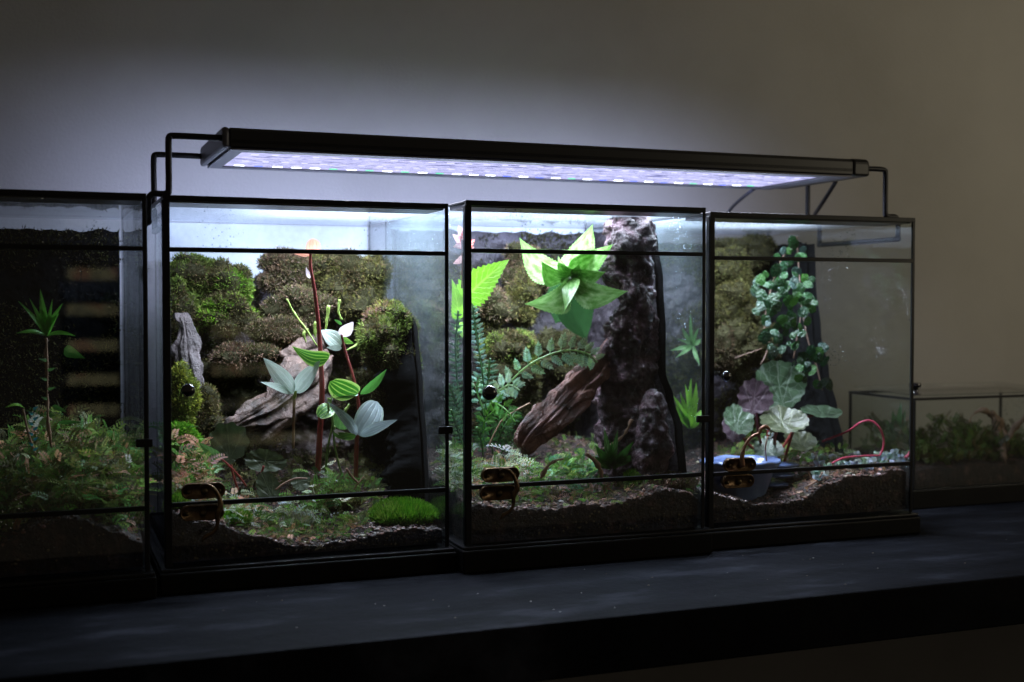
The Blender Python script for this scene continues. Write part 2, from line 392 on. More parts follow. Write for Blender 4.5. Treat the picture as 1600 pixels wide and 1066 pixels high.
def leaf(mb, base, tip, w, roll=0, bend=.1, fold=.15, shape='ovate', na=9, nx=6, col=None, droop=0, serr=0, side=0, twist=0):
    base = Vector(base); tip = Vector(tip); a = tip-base; ln = a.length; a = a/ln
    cd = (CAMP-(base+tip)/2).normalized(); n0 = cd-a*cd.dot(a)
    if n0.length < .05: n0 = Vector((0, 0, 1))-a*a.z
    n0.normalize()
    vs = []; uvs = []; na2 = na if not serr else max(na, 36)
    for i in range(na2+1):
        t = i/na2
        nn = n0.copy(); nn.rotate(Matrix.Rotation(R(roll+twist*t), 3, a)); s = a.cross(nn).normalized()
        if shape == 'ovate': k = (math.sin(math.pi*min(1, t**.8))**.75)*(1-.25*t)
        elif shape == 'oval': k = math.sqrt(max(0, 1-(2*t-1)**2))
        elif shape == 'lance': k = math.sin(math.pi*t**.75)**.9
        elif shape == 'strap': k = min(1, .55+t*1.2)*(1-max(0, (t-.45)/.55)**1.6)
        elif shape == 'brom': k = .62+.38*math.sin(t/.35*math.pi/2) if t < .35 else max(0, 1-((t-.35)/.65)**1.55)*(1 if t < .8 else 1-.3*(t-.8)/.2)
        elif shape == 'acute': k = (math.sin(math.pi*t**.62)**.85)*(1-.35*t)
        else: k = math.sin(math.pi*t)
        if serr: k *= 1+serr*(((i % 3)-1))
        k = max(k, .02)
        c = base+a*ln*t+nn*bend*ln*math.sin(math.pi*t)+s*side*ln*math.sin(math.pi*t)+Vector((0, 0, -1))*droop*ln*t*t
        for j in range(nx+1):
            q = 2*j/nx-1
            p = c+s*q*w*.5*k+nn*abs(q)*fold*w*.5*k
            vs.append(p); uvs.append((j/nx, t))
    fs = [(i*(nx+1)+j, i*(nx+1)+j+1, (i+1)*(nx+1)+j+1, (i+1)*(nx+1)+j) for i in range(na2) for j in range(nx)]
    mb.add(vs, fs, uvs, col)
def disk_leaf(mb, c, right, upv, ru, rv, scal=.05, ns=14, cup=.15, notch=.0, col=None, seed=0):
    """rounded scalloped leaf; uv v=0 at the stalk side"""
    c = Vector(c); n = right.cross(upv).normalized()
    vs = [c]; uvs = [(.5, .5)]; K = 56; RG = 5
    for g in range(1, RG+1):
        for k in range(K):
            th = 2*math.pi*k/K; rr = g/RG
            e = 1+scal*math.cos(ns*th+seed)*rr*rr+.04*math.sin(3*th+seed)
            d = math.exp(-((th-1.5*math.pi)/.22)**2)*notch
            e *= 1-d*rr
            x, y = math.cos(th)*e*rr, math.sin(th)*e*rr
            z = cup*rr*rr+.03*math.sin(7*th+seed)*rr
            vs.append(c+right*x*ru+upv*y*rv+n*z*ru); uvs.append((.5+x*.5, .5+y*.5))
    fs = [(0, 1+k, 1+(k+1) % K) for k in range(K)]
    for g in range(RG-1):
        for k in range(K):
            a = 1+g*K+k; b = 1+g*K+(k+1) % K; fs.append((a, a+K, b+K, b))
    mb.add(vs, fs, uvs, col)
def rock_grid(fn, nu, nv, name, mat, parent=None):
    vs = [fn(i/nu, j/nv) for j in range(nv+1) for i in range(nu+1)]
    fs = [(j*(nu+1)+i, j*(nu+1)+i+1, (j+1)*(nu+1)+i+1, (j+1)*(nu+1)+i) for j in range(nv) for i in range(nu)]
    mb = MB(); mb.add(vs, fs); return mb.build(name, mat, parent, smooth=True)
def interp(tab, x):
    if x <= tab[0][0]: return tab[0][1]
    for (a, b), (c, d) in zip(tab, tab[1:]):
        if x <= c:
            t = (x-a)/(c-a); t = t*t*(3-2*t); return b+(d-b)*t
    return tab[-1][1]

# ---------------------------------------------------------------- the terrariums
TOP, UB, LB, BT = .0853, .0424, -.1583, -.2085
DEP = .262
def terrarium(label, X0, X1, Y0, dz=0, left_mat='pane_left', right_mat='pane_side', back_mat='pane_back', bb=.005, latch='closed', knob=(0, 0), hinge=True, latch_px=None, knob_px=None, knob_r=.0054):
    """box of glass panes with black edging; X0..X1, front plane Y0 (layout units)"""
    t = thing('glass_terrarium', label, 'terrarium', W((X0+X1)/2, Y0+DEP/2, -H), 'front opening glass terrariums in a row')
    def B(mb, x0, x1, y0, y1, z0, z1): mb.box(W(x0, y0, z0+dz), W(x1, y1, z1+dz))
    Y1 = Y0+DEP
    # base tray with a stepped lip
    mb = MB(); mb.box(W(X0-bb, Y0-.007, -H+.0003), W(X1+bb, Y1+.005, BT+dz-.003)); mb.build('base', M['blackbase'], t, bevel=.0012)
    mb = MB(); B(mb, X0-bb+.001, X1+bb-.001, Y0-.005, Y1+.004, BT-.0028, BT); mb.build('base_lip', M['black'], t, bevel=.0008)
    g = .0022
    # panes
    e = .003
    mb = MB(); B(mb, X0+.001, X0+.001+g, Y0+.004, Y1-.004, BT+.001, TOP-.005); mb.build('side_pane', M[left_mat], t)
    mb = MB(); B(mb, X1-.001-g, X1-.001, Y0+.004, Y1-.004, BT+.001, TOP-.005); mb.build('side_pane', M[right_mat], t)
    mb = MB(); B(mb, X0+.004, X1-.004, Y1-.0035, Y1-.0035+g, BT+.001, TOP-.005); mb.build('back_pane', M[back_mat], t)
    mb = MB(); B(mb, X0+.005, X1-.003, Y0+.0008, Y0+.0008+g, BT+.001, LB-.0025); mb.build('front_pane', M['pane'], t)
    mb = MB(); B(mb, X0+.005, X1-.003, Y0+.0008, Y0+.0008+g, UB+.0025, TOP-.005); mb.build('front_pane', M['pane_dusty'], t)
    mb = MB(); B(mb, X0+.003, X1-.003, Y0+.052, Y1-.002, TOP-.0045, TOP-.0022); mb.build('lid', M['lid'], t)
    mb = MB(); B(mb, X0+.0028, X1-.0028, Y0+.004, Y0+.0515, TOP-.0055, TOP-.0012); mb.build('lid_strip', M['strip'], t)
    # edging
    for q in ((X0, X0+.0052, Y0-.0004, Y0+.0006, BT+.0005, TOP-.004), (X0-.0006, X0+.0008, Y0+.0006, Y0+.006, BT+.0005, TOP-.004),
              (X1-.0032, X1, Y0-.0004, Y0+.0006, BT+.0005, TOP-.004), (X1-.0008, X1+.0006, Y0+.0006, Y0+.005, BT+.0005, TOP-.004),
              (X0, X1, Y0-.0006, Y0+.0040, TOP-.0045, TOP), (X0, X0+.0028, Y0+.004, Y1, TOP-.0022, TOP-.0003), (X1-.0028, X1, Y0+.004, Y1, TOP-.0022, TOP-.0003),
              (X0+.0028, X1-.0028, Y1-.002, Y1, TOP-.0022, TOP-.0003), (X1-.0020, X1-.0008, Y1-.003, Y1-.001, BT+.0005, TOP-.0025), (X0+.0008, X0+.0020, Y1-.003, Y1-.001, BT+.0005, TOP-.0025)):
        mb = MB(); B(mb, *q); mb.build('edge_bar', M['black'], t, bevel=.0004)
    # front door
    d = MB(); B(d, X0+.0056, X1-.0036, Y0-.0002, Y0-.0002+g, LB, UB); door = d.build('door', M['pane'], t)
    mb = MB(); B(mb, X0+.0052, X1-.0032, Y0-.0013, Y0+.0024, UB-.0015, UB+.0022); mb.build('door_rail', M['black'], door, bevel=.0003)
    mb = MB(); B(mb, X0+.0052, X1-.0032, Y0-.0013, Y0+.0024, LB-.0022, LB+.0015); mb.build('door_rail', M['black'], door, bevel=.0003)
    if knob_px:
        c = P(*knob_px, Y0-.009); mb = MB(); r = knob_r*S
        blob(mb, c, (r, r*.85, r), 0, 1, ICO4)
        tube(mb, [c, P(*knob_px, Y0+.001)], [r*.45, r*.6], 16, sub=1)
        mb.build('knob', M['knob'], door, smooth=True)
    if hinge:
        mb = MB(); z = -.1075
        B(mb, X1-.0095, X1+.003, Y0-.0035, Y0-.0004, z-.0032, z+.0032); mb.build('hinge', M['black'], t, bevel=.0006)
    if latch_px:
        (u1, v1), (u2, v2) = latch_px
        def plate(u, v, nm, par, mat='brass'):
            c = P(u, v, Y0-.0035); w, h = .0345*S/2, .0128*S/2; mb = MB(); K = 40
            rings = []
            for yy, sc_ in ((.0022, 1.0), (-.0004, 1.0), (-.0014, .95), (-.0016, .84), (-.0006, .78), (-.0005, .0)):
                ring = []
                for k in range(K):
                    th = 2*math.pi*k/K; x = math.cos(th); y = math.sin(th)
                    ring.append(c+Vector(((w-h)*(1 if x > 0 else -1)*(1 if abs(x) > 1e-6 else 0)*(1 if sc_ > 0 else .0)+h*x*sc_, yy, h*y*sc_)))
                rings.append(ring)
            vs = [p for r_ in rings for p in r_]
            fs = [(a*K+k, a*K+(k+1) % K, (a+1)*K+(k+1) % K, (a+1)*K+k) for a in range(len(rings)-1) for k in range(K)]
            mb.add(vs, fs); o = mb.build(nm, M[mat], par, smooth=True)
            for dx, rr in ((-.68, .28), (.70, .28), (.03, .46)): 
                s_ = MB(); cc = c+Vector((dx*w, -.0011, -.0003)); blob(s_, cc, (h*rr, h*rr*.8, h*rr), 0, 1, ICO2); s_.build('screw' if rr < .4 else 'pivot', M['screw'], o, smooth=True)
            return c, o
        lat = MB(); c1, o1 = plate(u1, v1, 'latch_plate', t); c2, o2 = plate(u2, v2, 'catch_plate', t)
        hk = MB(); q = .0009*S
        y = -.006
        if latch == 'closed':
            pts = [c1+Vector((-.003, y, .0035)), c1+Vector((.000, y-.0005, .0052)), c1+Vector((.005, y-.001, .0035)), c1+Vector((.0092, y-.001, -.0025)), c1+Vector((.0110, y-.001, -.010)), c2+Vector((.0098, y-.001, -.001)), c2+Vector((.0095, y-.001, -.0085)), c2+Vector((.0065, y-.001, -.0135)), c2+Vector((.0015, y-.001, -.0160)), c2+Vector((-.001, y-.001, -.0195))]
            tube(hk, pts, [.0008, .0011, .0013, .0015, .0021, .0019, .0013, .0013, .0016, .0006], 12, sub=4)
            hk.build('hook', M['brass'], o1, smooth=True)
        else:
            pts = [c1+Vector((-.001, y, -.001)), c1+Vector((-.0015, y, .008)), c1+Vector((.0012, y, .0165)), c1+Vector((.0075, y, .0235)), c1+Vector((.0145, y, .0262)), c1+Vector((.0165, y, .0300)), c1+Vector((.0215, y, .0318)), c1+Vector((.0255, y, .0285))]
            tube(hk, pts, [.0024, .0019, .0014, .0013, .0015, .0016, .0019, .0010], 12, sub=4)
            hk.build('hook', M['copper'], o1, smooth=True)
    return t
XA, XB, XC, XD = (-.1552, .0803), (.0933, .3278), (.3393, .5705), (.5820, .8144)
YA, YB, YC, YD = .992, 1.0, .988, 1.0
terrarium('leftmost glass terrarium, cut off by the photo edge, dark inside with a ferny plant', *XA, YA, left_mat='pane_sideD', right_mat='pane_side', back_mat='pane_backclear', knob_px=None, latch_px=None)
terrarium('widest lit glass terrarium with the mossy wall, red stemmed plant and brass latch', *XB, YB, knob_px=(294, 610), latch_px=((318, 767), (316, 801)))
terrarium('glass terrarium with the bright green rosette plant and dark bark column', *XC, YC, dz=.0025, left_mat='pane_left', knob_px=(765, 614), latch_px=((782, 742), (779, 770)), knob_r=.0066)
terrarium('glass terrarium with the open raised hook and the hanging vine', *XD, YD, right_mat='pane_sideD', back_mat='pane_backclear', knob_px=(1135, 588), latch_px=((1156, 726), (1153, 752)), latch='open', hinge=False, knob_r=.0048)

# low tank at the far right
def low_tank():
    X0, X1, Y0, Y1 = .909, 1.140, 1.115, 1.233
    t = thing('low_glass_tank', 'low wide glass tank with loose lid at the right edge of the shelf', 'terrarium', W((X0+X1)/2, (Y0+Y1)/2, -H))
    zt = -.1045; zb = -.2065
    mb = MB(); mb.box(W(X0-.004, Y0-.004, -H+.0003), W(X1+.004, Y1+.004, zb-.0006)); mb.build('base', M['blackbase'], t, bevel=.001)
    for a, b, m in (((X0+.003, Y0+.0005, zb), (X1-.003, Y0+.0025, zt-.003), 'pane_dusty'), ((X0+.003, Y1-.0025, zb), (X1-.003, Y1-.0005, zt-.003), 'pane_dusty'),
                 ((X0+.0005, Y0+.003, zb), (X0+.0025, Y1-.003, zt-.003), 'pane_dusty'), ((X1-.0025, Y0+.003, zb), (X1-.0005, Y1-.003, zt-.003), 'pane_dusty')):
        mb = MB(); mb.box(W(*a), W(*b)); mb.build('side_pane', M[m], t)
    q = .0028
    bars = [((x, y, zb-.0003), (x+q, y+q, zt-.0032)) for x in (X0, X1-q) for y in (Y0, Y1-q)]
    bars += [((X0, Y0-.0005, zt-.003), (X1, Y0+q, zt)), ((X0, Y1-q, zt-.003), (X1, Y1+.0005, zt)), ((X0-.0004, Y0+q, zt-.003), (X0+q, Y1-q, zt-.0002)), ((X1-q, Y0+q, zt-.003), (X1+.0004, Y1-q, zt-.0002))]
    for a_, b_ in bars:
        mb = MB(); mb.box(W(*a_), W(*b_)); mb.build('edge_bar', M['black'], t, bevel=.0004)
    # tilted lid pane with knob
    l = MB(); z2 = zt+.001
    l.add([W(X0+.004, Y0+.004, z2), W(X1-.004, Y0+.004, z2), W(X1-.004, Y1-.004, z2+.0035), W(X0+.004, Y1-.004, z2+.0035),
           W(X0+.004, Y0+.004, z2+.002), W(X1-.004, Y0+.004, z2+.002), W(X1-.004, Y1-.004, z2+.0055), W(X0+.004, Y1-.004, z2+.0055)],
          [(0,3,2,1),(4,5,6,7),(0,1,5,4),(1,2,6,5),(2,3,7,6),(3,0,4,7)])
    lid = l.build('lid', M['pane_dusty'], t)
    c = W(X0+.006, Y0+.006, z2+.002); k = MB()
    tube(k, [c, c+Vector((0,0,.0015)), c+Vector((0,0,.0020)), c+Vector((0,0,.0075)), c+Vector((0,0,.0080)), c+Vector((0,0,.0115)), c+Vector((0,0,.0125))],
         [.0062, .0058, .0036, .0034, .0058, .0060, .0040], 24, sub=2)
    k.build('knob', M['knob'], lid, smooth=True)
low_tank()

# ---------------------------------------------------------------- the lamp
def lamp():
    X0, X1, Y0, Y1, z0, z1 = .1446, .786, 1.035, 1.185, .1294, .1458
    t = thing('aquarium_lamp', 'long slim black LED lamp glowing bluish white on wire legs over the terrariums', 'lamp', W((X0+X1)/2, (Y0+Y1)/2, z0))
    # housing: bevelled profile extruded in x
    prof = [(Y0, z0), (Y0, z1-.0028), (Y0+.004, z1), (Y1-.004, z1), (Y1, z1-.0028), (Y1, z0), (Y1-.012, z0-.0006), (Y1-.012, z0+.003), (Y0+.016, z0+.003), (Y0+.016, z0-.0006)]
    mb = MB(); a = X0+.006; b = X1-.020; n = len(prof)
    vs = [W(a, y, z) for y, z in prof]+[W(b, y, z) for y, z in prof]
    mb.add(vs, [(k, (k+1) % n, n+(k+1) % n, n+k) for k in range(n)]+[tuple(range(n))[::-1], tuple(range(n, 2*n))])
    mb.build('housing', M['alu'], t, bevel=.0008)
    # a faint line along the front face
    mb = MB(); mb.box(W(a+.001, Y0-.0006, z0+.0035), W(b-.001, Y0-.00002, z0+.0062)); mb.build('trim_line', M['black'], t)
    def cap(x0, x1, nm, mat):
        mb = MB(); pr = [(Y0-.0008, z0-.0010), (Y0-.0008, z1-.003), (Y0+.0035, z1+.0006), (Y1-.0035, z1+.0006), (Y1+.0008, z1-.003), (Y1+.0008, z0-.0010)]
        n = len(pr); vs = [W(x0, y, z) for y, z in pr]+[W(x1, y, z) for y, z in pr]
        mb.add(vs, [(k, (k+1) % n, n+(k+1) % n, n+k) for k in range(n)]+[tuple(range(n))[::-1], tuple(range(n, 2*n))]); return mb.build(nm, mat, t, bevel=.0022)
    cap(X0, X0+.0058, 'end_cap', M['alugrey']); cap(X1-.0198, X1, 'end_cap', M['alu'])
    # grey rim strips round the cover
    for q in ((a+.0005, Y0+.0005, b-.001, Y0+.0158), (a+.0005, Y1-.0118, b-.001, Y1-.0005), (a+.0005, Y0+.0162, a+.012, Y1-.0122), (b-.022, Y0+.0162, b-.001, Y1-.0122)):
        mb = MB(); mb.box(W(q[0], q[1], z0-.0022), W(q[2], q[3], z0-.0008)); mb.build('rim', M['alugrey'], t)
    # glowing cover with its LED pattern
    m, nt_, N, L, bs = nt('led_cover'); N.remove(bs); em = N.new("ShaderNodeEmission"); L.new(em.outputs[0], N["Material Output"].inputs[0])
    tc = N.new("ShaderNodeTexCoord"); mp = N.new("ShaderNodeMapping"); mp.inputs["Scale"].default_value = (16, 60, 1); L.new(tc.outputs["Object"], mp.inputs[0])
    ns = N.new("ShaderNodeTexNoise"); ns.inputs["Scale"].default_value = 2.2; ns.inputs["Detail"].default_value = 6; ns.inputs["Roughness"].default_value = .7; L.new(mp.outputs[0], ns.inputs["Vector"])
    c1 = ramp(nt_, ns.outputs[0], [(.30, (.06,.07,.30)), (.42, (.28,.30,.62)), (.50, (.85,.85,1.3)), (.58, (.36,.38,.72)), (.66, (1.2,1.15,1.5)), (.74, (.5,.45,.9))])
    L.new(c1, em.inputs[0]); em.inputs[1].default_value = 1.0
    mb = MB(); mb.box(W(a+.0125, Y0+.0165, z0-.0006), W(b-.0225, Y1-.0125, z0+.0022)); mb.build('led_cover', m, t)
    # LED chips along the back and front rows
    rng = random.Random(4)
    chip = {}
    for nm, colr, st in (('white', (.85,.92,1), 5), ('blue', (.10,.16,1), 2.2), ('green', (.10,.8,.35), 1.6), ('red', (1,.15,.3), 2.0)):
        mm, _, N2, L2, b2 = nt('led_'+nm); N2.remove(b2); e2 = N2.new("ShaderNodeEmission"); e2.inputs[0].default_value = (*colr, 1); e2.inputs[1].default_value = st
        L2.new(e2.outputs[0], N2["Material Output"].inputs[0]); chip[nm] = mm
    nch = 32
    dim, _, N2, L2, b2 = nt('led_dim'); N2.remove(b2); e2 = N2.new('ShaderNodeEmission'); e2.inputs[0].default_value = (.8,.8,1,1); e2.inputs[1].default_value = 1.15; L2.new(e2.outputs[0], N2['Material Output'].inputs[0])
    for row, yy in enumerate((Y0+.040, Y1-.060, Y1-.022)):
        for i in range(nch):
            x = a+.018+(b-a-.048)*(i+.5)/nch
            if i % 2 == 0: k = 'white'
            else: k = rng.choice(['blue', 'green', 'blue', 'white', 'red' if row < 2 else 'green'])
            w = .0036 if k == 'white' else .0030
            k2 = chip[k] if row == 2 else dim; w *= 1.25 if row == 2 else .9; mb = MB(); mb.box(W(x-w, yy-.0014, z0-.0012), W(x+w, yy+.0014, z0-.00065)); mb.build('led_chip', k2, t)
    # wire legs
    def leg(xl, sgn, y):
        r = .0022
        zf = .0895; xe = X0+.002 if sgn < 0 else X1-.002
        zm = .1372
        m_ = MB(); c = .0045
        pts = [W(xe, y, zm), W(xl-sgn*c*1.2, y, zm), W(xl-sgn*c*.3, y, zm-c*.3), W(xl, y, zm-c*1.2), W(xl, y, zf+c*1.1), W(xl+sgn*c*.3, y, zf+c*.25), W(xl+sgn*c*1.1, y, zf), W(xl+sgn*.0120, y, zf), W(xl+sgn*.0155, y, zf-.003), W(xl+sgn*.0162, y, zf-.008)]
        return pts
    for sgn, xl in ((-1, .1022), (1, .8110)):
        f = leg(xl, sgn, 1.042); k = leg(xl, sgn, 1.178)
        zb = .0665; xh = xl+sgn*.0162
        pts = f+[W(xh, 1.042, zb+.004), W(xh, 1.045, zb+.0008), W(xh, 1.050, zb), W(xh, 1.170, zb), W(xh, 1.175, zb+.0008), W(xh, 1.178, zb+.004)]+k[::-1]
        mb = MB(); tube(mb, pts, [.0024]*len(pts), 12, sub=4); mb.build('leg', M['rod'], t, smooth=True)
    # two thin dark tubes slanting from the lamp down behind the tanks
    mb = MB(); tube(mb, [P(1306, 284, 1.15), P(1296, 300, 1.17), P(1282, 322, 1.20), P(1272, 338, 1.235), P(1268, 352, 1.29)], [.0021]*5, 10); mb.build('power_cord', M['rod'], t, smooth=True)
    mb = MB(); tube(mb, [P(1188, 288, 1.18), P(1168, 303, 1.21), P(1148, 320, 1.25), P(1136, 336, 1.28), P(1130, 360, 1.32)], [.0018]*5, 10); mb.build('power_cord', M['rod'], t, smooth=True)
lamp()

# ---------------------------------------------------------------- soil
def soil(XX, Y0, prof, rise, nm_label, seed, ncr=3800, back=None):
    """prof: [(u, v)] line where the soil meets the front glass; rise: height gain towards the back"""
    X0, X1 = XX[0]+.0045, XX[1]-.0045; ya, yb = Y0+.0045, Y0+DEP-.006
    tab = sorted((LX(u, ya), PH(u, v, ya)) for u, v in prof)
    rt = rise if isinstance(rise, list) else [(X0, rise), (X1, rise)]
    def hgt(X, Y):
        t = (Y-ya)/(yb-ya)
        h = interp(tab, X)+interp(rt, X)*(t**.9)
        h += .0045*fbm((X*S, Y*S, seed), 28, 4)+.0022*noise.noise(Vector((X*S, Y*S, seed))*150)+.0012*noise.noise(Vector((X*S, Y*S, seed))*330)
        return h
    nx, ny = 150, 120
    mb = MB(); vs = []
    for j in range(ny+1):
        for i in range(nx+1):
            X = X0+(X1-X0)*i/nx; Y = ya+(yb-ya)*j/ny; vs.append(W(X, Y, hgt(X, Y)))
    fs = [(j*(nx+1)+i, j*(nx+1)+i+1, (j+1)*(nx+1)+i+1, (j+1)*(nx+1)+i) for j in range(ny) for i in range(nx)]
    b = len(vs); zb = BT+.0032
    rim = [i for i in range(nx+1)]+[j*(nx+1)+nx for j in range(1, ny+1)]+[ny*(nx+1)+i for i in range(nx-1, -1, -1)]+[j*(nx+1) for j in range(ny-1, 0, -1)]
    n0 = len(rim)
    ROW = 7
    for k in range(1, ROW+1):
        for q in rim:
            p = vs[q]; z = p.z+(W(0, 0, zb).z-p.z)*k/ROW
            d = .0012*noise.noise(Vector((p.x*260, z*260, p.y*260)))
            vs.append(Vector((p.x, p.y+abs(d), z)))
    prev = rim
    for k in range(ROW):
        cur = [b+k*n0+i for i in range(n0)]
        for i in range(n0): fs.append((prev[i], cur[i], cur[(i+1) % n0], prev[(i+1) % n0]))
        prev = cur
    mb.add(vs, fs)
    o = mb.build('soil', M['soil'], smooth=True); tag(o, nm_label, 'soil', kind='stuff')
    # loose crumbs, bark chips and perlite specks
    rng = random.Random(seed); cb = MB()
    for _ in range(ncr):
        X = rng.uniform(X0+.003, X1-.003); Y = ya+(yb-ya)*rng.random()**1.5; p = W(X, Y, hgt(X, Y))
        r = rng.uniform(.0005, .0017)
        col = rng.choice([(.035,.017,.010), (.08,.040,.028), (.13,.068,.052), (.02,.011,.007), (.19,.10,.08)]) if rng.random() > .03 else (.5,.42,.36)
        blob(cb, p, (r*rng.uniform(.7, 1.6), r, r*rng.uniform(.5, 1)), .5, 400, ICO1, col=jit(col, rng, .2))
    for _ in range(int(ncr*.12)):   # flecks pressed against the front glass
        X = rng.uniform(X0+.003, X1-.003); z = rng.uniform(zb+.002, interp(tab, X)-.001)
        if z < zb: continue
        r = rng.uniform(.0004, .0011); col = rng.choice([(.03,.018,.012), (.02,.012,.008), (.05,.035,.016), (.02,.012,.009), (.16,.12,.07)])
        blob(cb, W(X, ya-.0004, z), (r, r*.4, r), .4, 400, ICO1, col=col)
    c = cb.build('soil_crumbs', M['crumb'], o, colors=True); c["kind"] = "stuff"
    return hgt
hA = soil(XA, YA, [(-300,860), (0,852), (60,822), (130,815), (180,830), (221,848)], .035, 'dark soil heaped in the leftmost terrarium', 1, 1500)
hB = soil(XB, YB, [(262,800), (330,822), (400,843), (470,853), (530,853), (580,842), (620,832), (695,828)], .036, 'dark soil with bark chips under the red stemmed plant', 2)
hC = soil(XC, YC, [(735,792), (800,796), (880,793), (960,790), (1000,780), (1035,764), (1070,770), (1100,778)], .028, 'dark soil under the rosette plant and bark column', 3)
hD = soil(XD, YD, [(1115,770), (1150,778), (1200,793), (1240,782), (1290,762), (1340,744), (1425,737)], [(.58, .006), (.66, .010), (.72, .012), (.81, .006)], 'dark soil sloping up to the right around the blue pot', 4)
def G(hf, u, Y, dv=0):
    X = LX(u, Y); return W(X, Y, hf(X, Y)+dv)

# ---------------------------------------------------------------- backgrounds
def back_panel(nm, label, XX, Y0, top, mat, thick, amp, freq, seed, side=None, right_u=None, cat='background panel', cover=None, nobare=None, sidemat=None):
    """rocky relief on the back glass (and, with side, along the right glass up to a curved edge)"""
    X0, X1 = XX[0]+.005, XX[1]-.005; yb = Y0+DEP-.006
    t = thing(nm, label, cat, W((X0+X1)/2, yb, -H+.03))
    xr = LX(right_u, yb-.02) if right_u else X1
    def top_at(X): return interp(top, X) if isinstance(top, list) else top
    def fn(a, b):
        X = X0+(xr-X0)*a; zt = top_at(X)+.004*noise.noise(Vector((X*60, seed, 0))); z = BT+.03+(zt-BT-.03)*b
        p = Vector((X*S, seed, z*S))
        rel = max(.05, thick*(.55+amp*fbm(p, freq, 6)))
        rel = thick*.55+thick*amp*fbm(p, freq, 6)
        if b > .96: rel *= (1-b)/.04
        if a > .985 and right_u: rel *= (1-a)/.015
        return W(X, yb-max(.002, rel), z)
    o = rock_grid(fn, 170, 170, 'relief', mat, t)
    if cover:
        rng = random.Random(seed); me = o.data; V = [v.co+wloc(t) if False else o.matrix_parent_inverse @ v.co + wloc(t) for v in me.vertices]
        cm = MB(); polys = [tuple(p.vertices) for p in me.polygons]; done = 0
        pl = PAL[cover[1]]
        while done < cover[0]:
            f = rng.choice(polys); p = (V[f[0]]+V[f[2]])*.5; q = fbm((p.x, 7+seed, p.z), 16, 4)
            if q < cover[2]+rng.uniform(-.12, .12): done += .15; continue
            if nobare and nobare(p): done += .15; continue
            tufts(cm, [V[i] for i in f], [(0, 1, 2)], 1, .0046, .0010, pl, rng, .3); done += 1
        mc = cm.build('moss_cover', M['moss'], t, colors=True); mc["kind"] = "stuff"
    if side:
        xs = X1
        def fs_(a, b):
            zt = top_at(X1)+.003*noise.noise(Vector((a*9, seed, 2))); z = BT+.03+(zt-BT-.03)*b
            ye = side(z); Y = yb-.003+(ye-yb+.003)*a
            p = Vector((seed+4, Y*S, z*S)); rel = thick*.45+thick*amp*.8*fbm(p, freq, 6)
            if a > .93: rel *= (1-a)/.07
            if b > .96: rel *= (1-b)/.04
            return W(xs-max(.0015, rel), Y, z)
        rock_grid(fs_, 90, 170, 'side_relief', sidemat or mat, t)
        # the black backing sheet showing as a dark curved edge on the side glass
        def fb(a, b):
            z = BT+.03+(top_at(X1)-.002-BT-.03)*b; ye = side(z)-.012; return W(xs+.0008, yb-.003+(ye-yb+.003)*a, z)
        rock_grid(fb, 6, 60, 'backing_sheet', M['blackfoam'], t)
    return t
def side_from(pxs, X):
    """curved edge on the right glass at layout X from photo pixels"""
    tab = []
    for u, v in pxs:
        d = MC @ Vector(((u-800)/F, -(v-533)/F, -1)); k = X*S/d.x; p = cam.location+d*k; tab.append((p.z/S-H, p.y/S))
    tab.sort(); return lambda z: interp(tab, z)
# A: near black
back_panel('background_panel', 'black background panel in the leftmost terrarium', XA, YA, .070, M['blackfoam'], .010, .8, 12, 11, cover=(12000, 'dark', -.12))
# B
tb = [(.093, .0405), (LX(345, 1.24), .040), (LX(372, 1.24), .030), (LX(398, 1.24), .024), (LX(415, 1.24), .030), (LX(440, 1.24), .034), (.295, .034), (.312, .012), (.325, -.012)]
back_panel('background_panel', 'wet brown bark background panel behind the red stemmed plant', XB, YB, tb, M['bark'], .028, 1.2, 20, 12, side=side_from([(598,380),(608,430),(632,470),(648,520),(655,600),(662,700),(664,740)], .3240), sidemat=M['blackfoam'], cover=(52000, 'mixed', -.35), nobare=lambda p: LX(380, 1.2) < p.x/S < LX(412, 1.2) and p.z > .1)  # black side relief and sheet added to stand for darkness beyond right glass
# C
back_panel('background_panel', 'dark grey rocky background panel behind the rosette plant', XC, YC, .077, M['foam'], .014, 1.0, 12, 13, cover=(14000, 'dark', -.02), sidemat=M['foam'],
           side=side_from([(1008,345), (1018,380), (1026,440), (1030,520), (1030,580), (1042,620), (1056,670), (1062,740)], .5655))
# D
back_panel('background_panel', 'dark mossy background panel behind the hanging vine', XD, YD, .069, M['foam'], .016, 1.0, 14, 14, sidemat=M['blackfoam'], cover=(34000, 'dark', -.35),
           side=side_from([(1262,372), (1264,440), (1272,520), (1284,580), (1297,640), (1306,690), (1312,740)], .8094))

# ---------------------------------------------------------------- moss cushions
k = 0
def MS(*a, **kw):
    global k; k += 1; return moss(*a, seed=k, **kw)
gB = 'moss cushions on the bark wall'
MS(312, 438, 1.215, 50, 28, 'green', 'green and brown moss cushion at the top left of the bark wall', n=6000, group=gB)
MS(362, 455, 1.205, 20, 32, [(.13,.20,.03),(.13,.32,.025),(.18,.26,.04),(.12,.10,.04)], 'bright green moss streak right of the top left cushion', n=3600, group=gB)
MS(282, 498, 1.19, 24, 58, 'green', 'tall yellow green moss patch along the left glass of the bark wall', n=4000, group=gB)
MS(345, 492, 1.195, 54, 24, [(.14,.19,.035),(.16,.36,.02),(.20,.26,.05),(.13,.10,.05)], 'moss ledge with one vivid green spot over the dark hollow', n=5200, group=gB)
MS(448, 428, 1.215, 40, 26, 'brown', 'dull brown moss cushion right of the wet rock channel', n=4600, group=gB)
MS(500, 418, 1.225, 40, 20, 'olive', 'olive moss along the top edge behind the red stem', n=3600, group=gB)
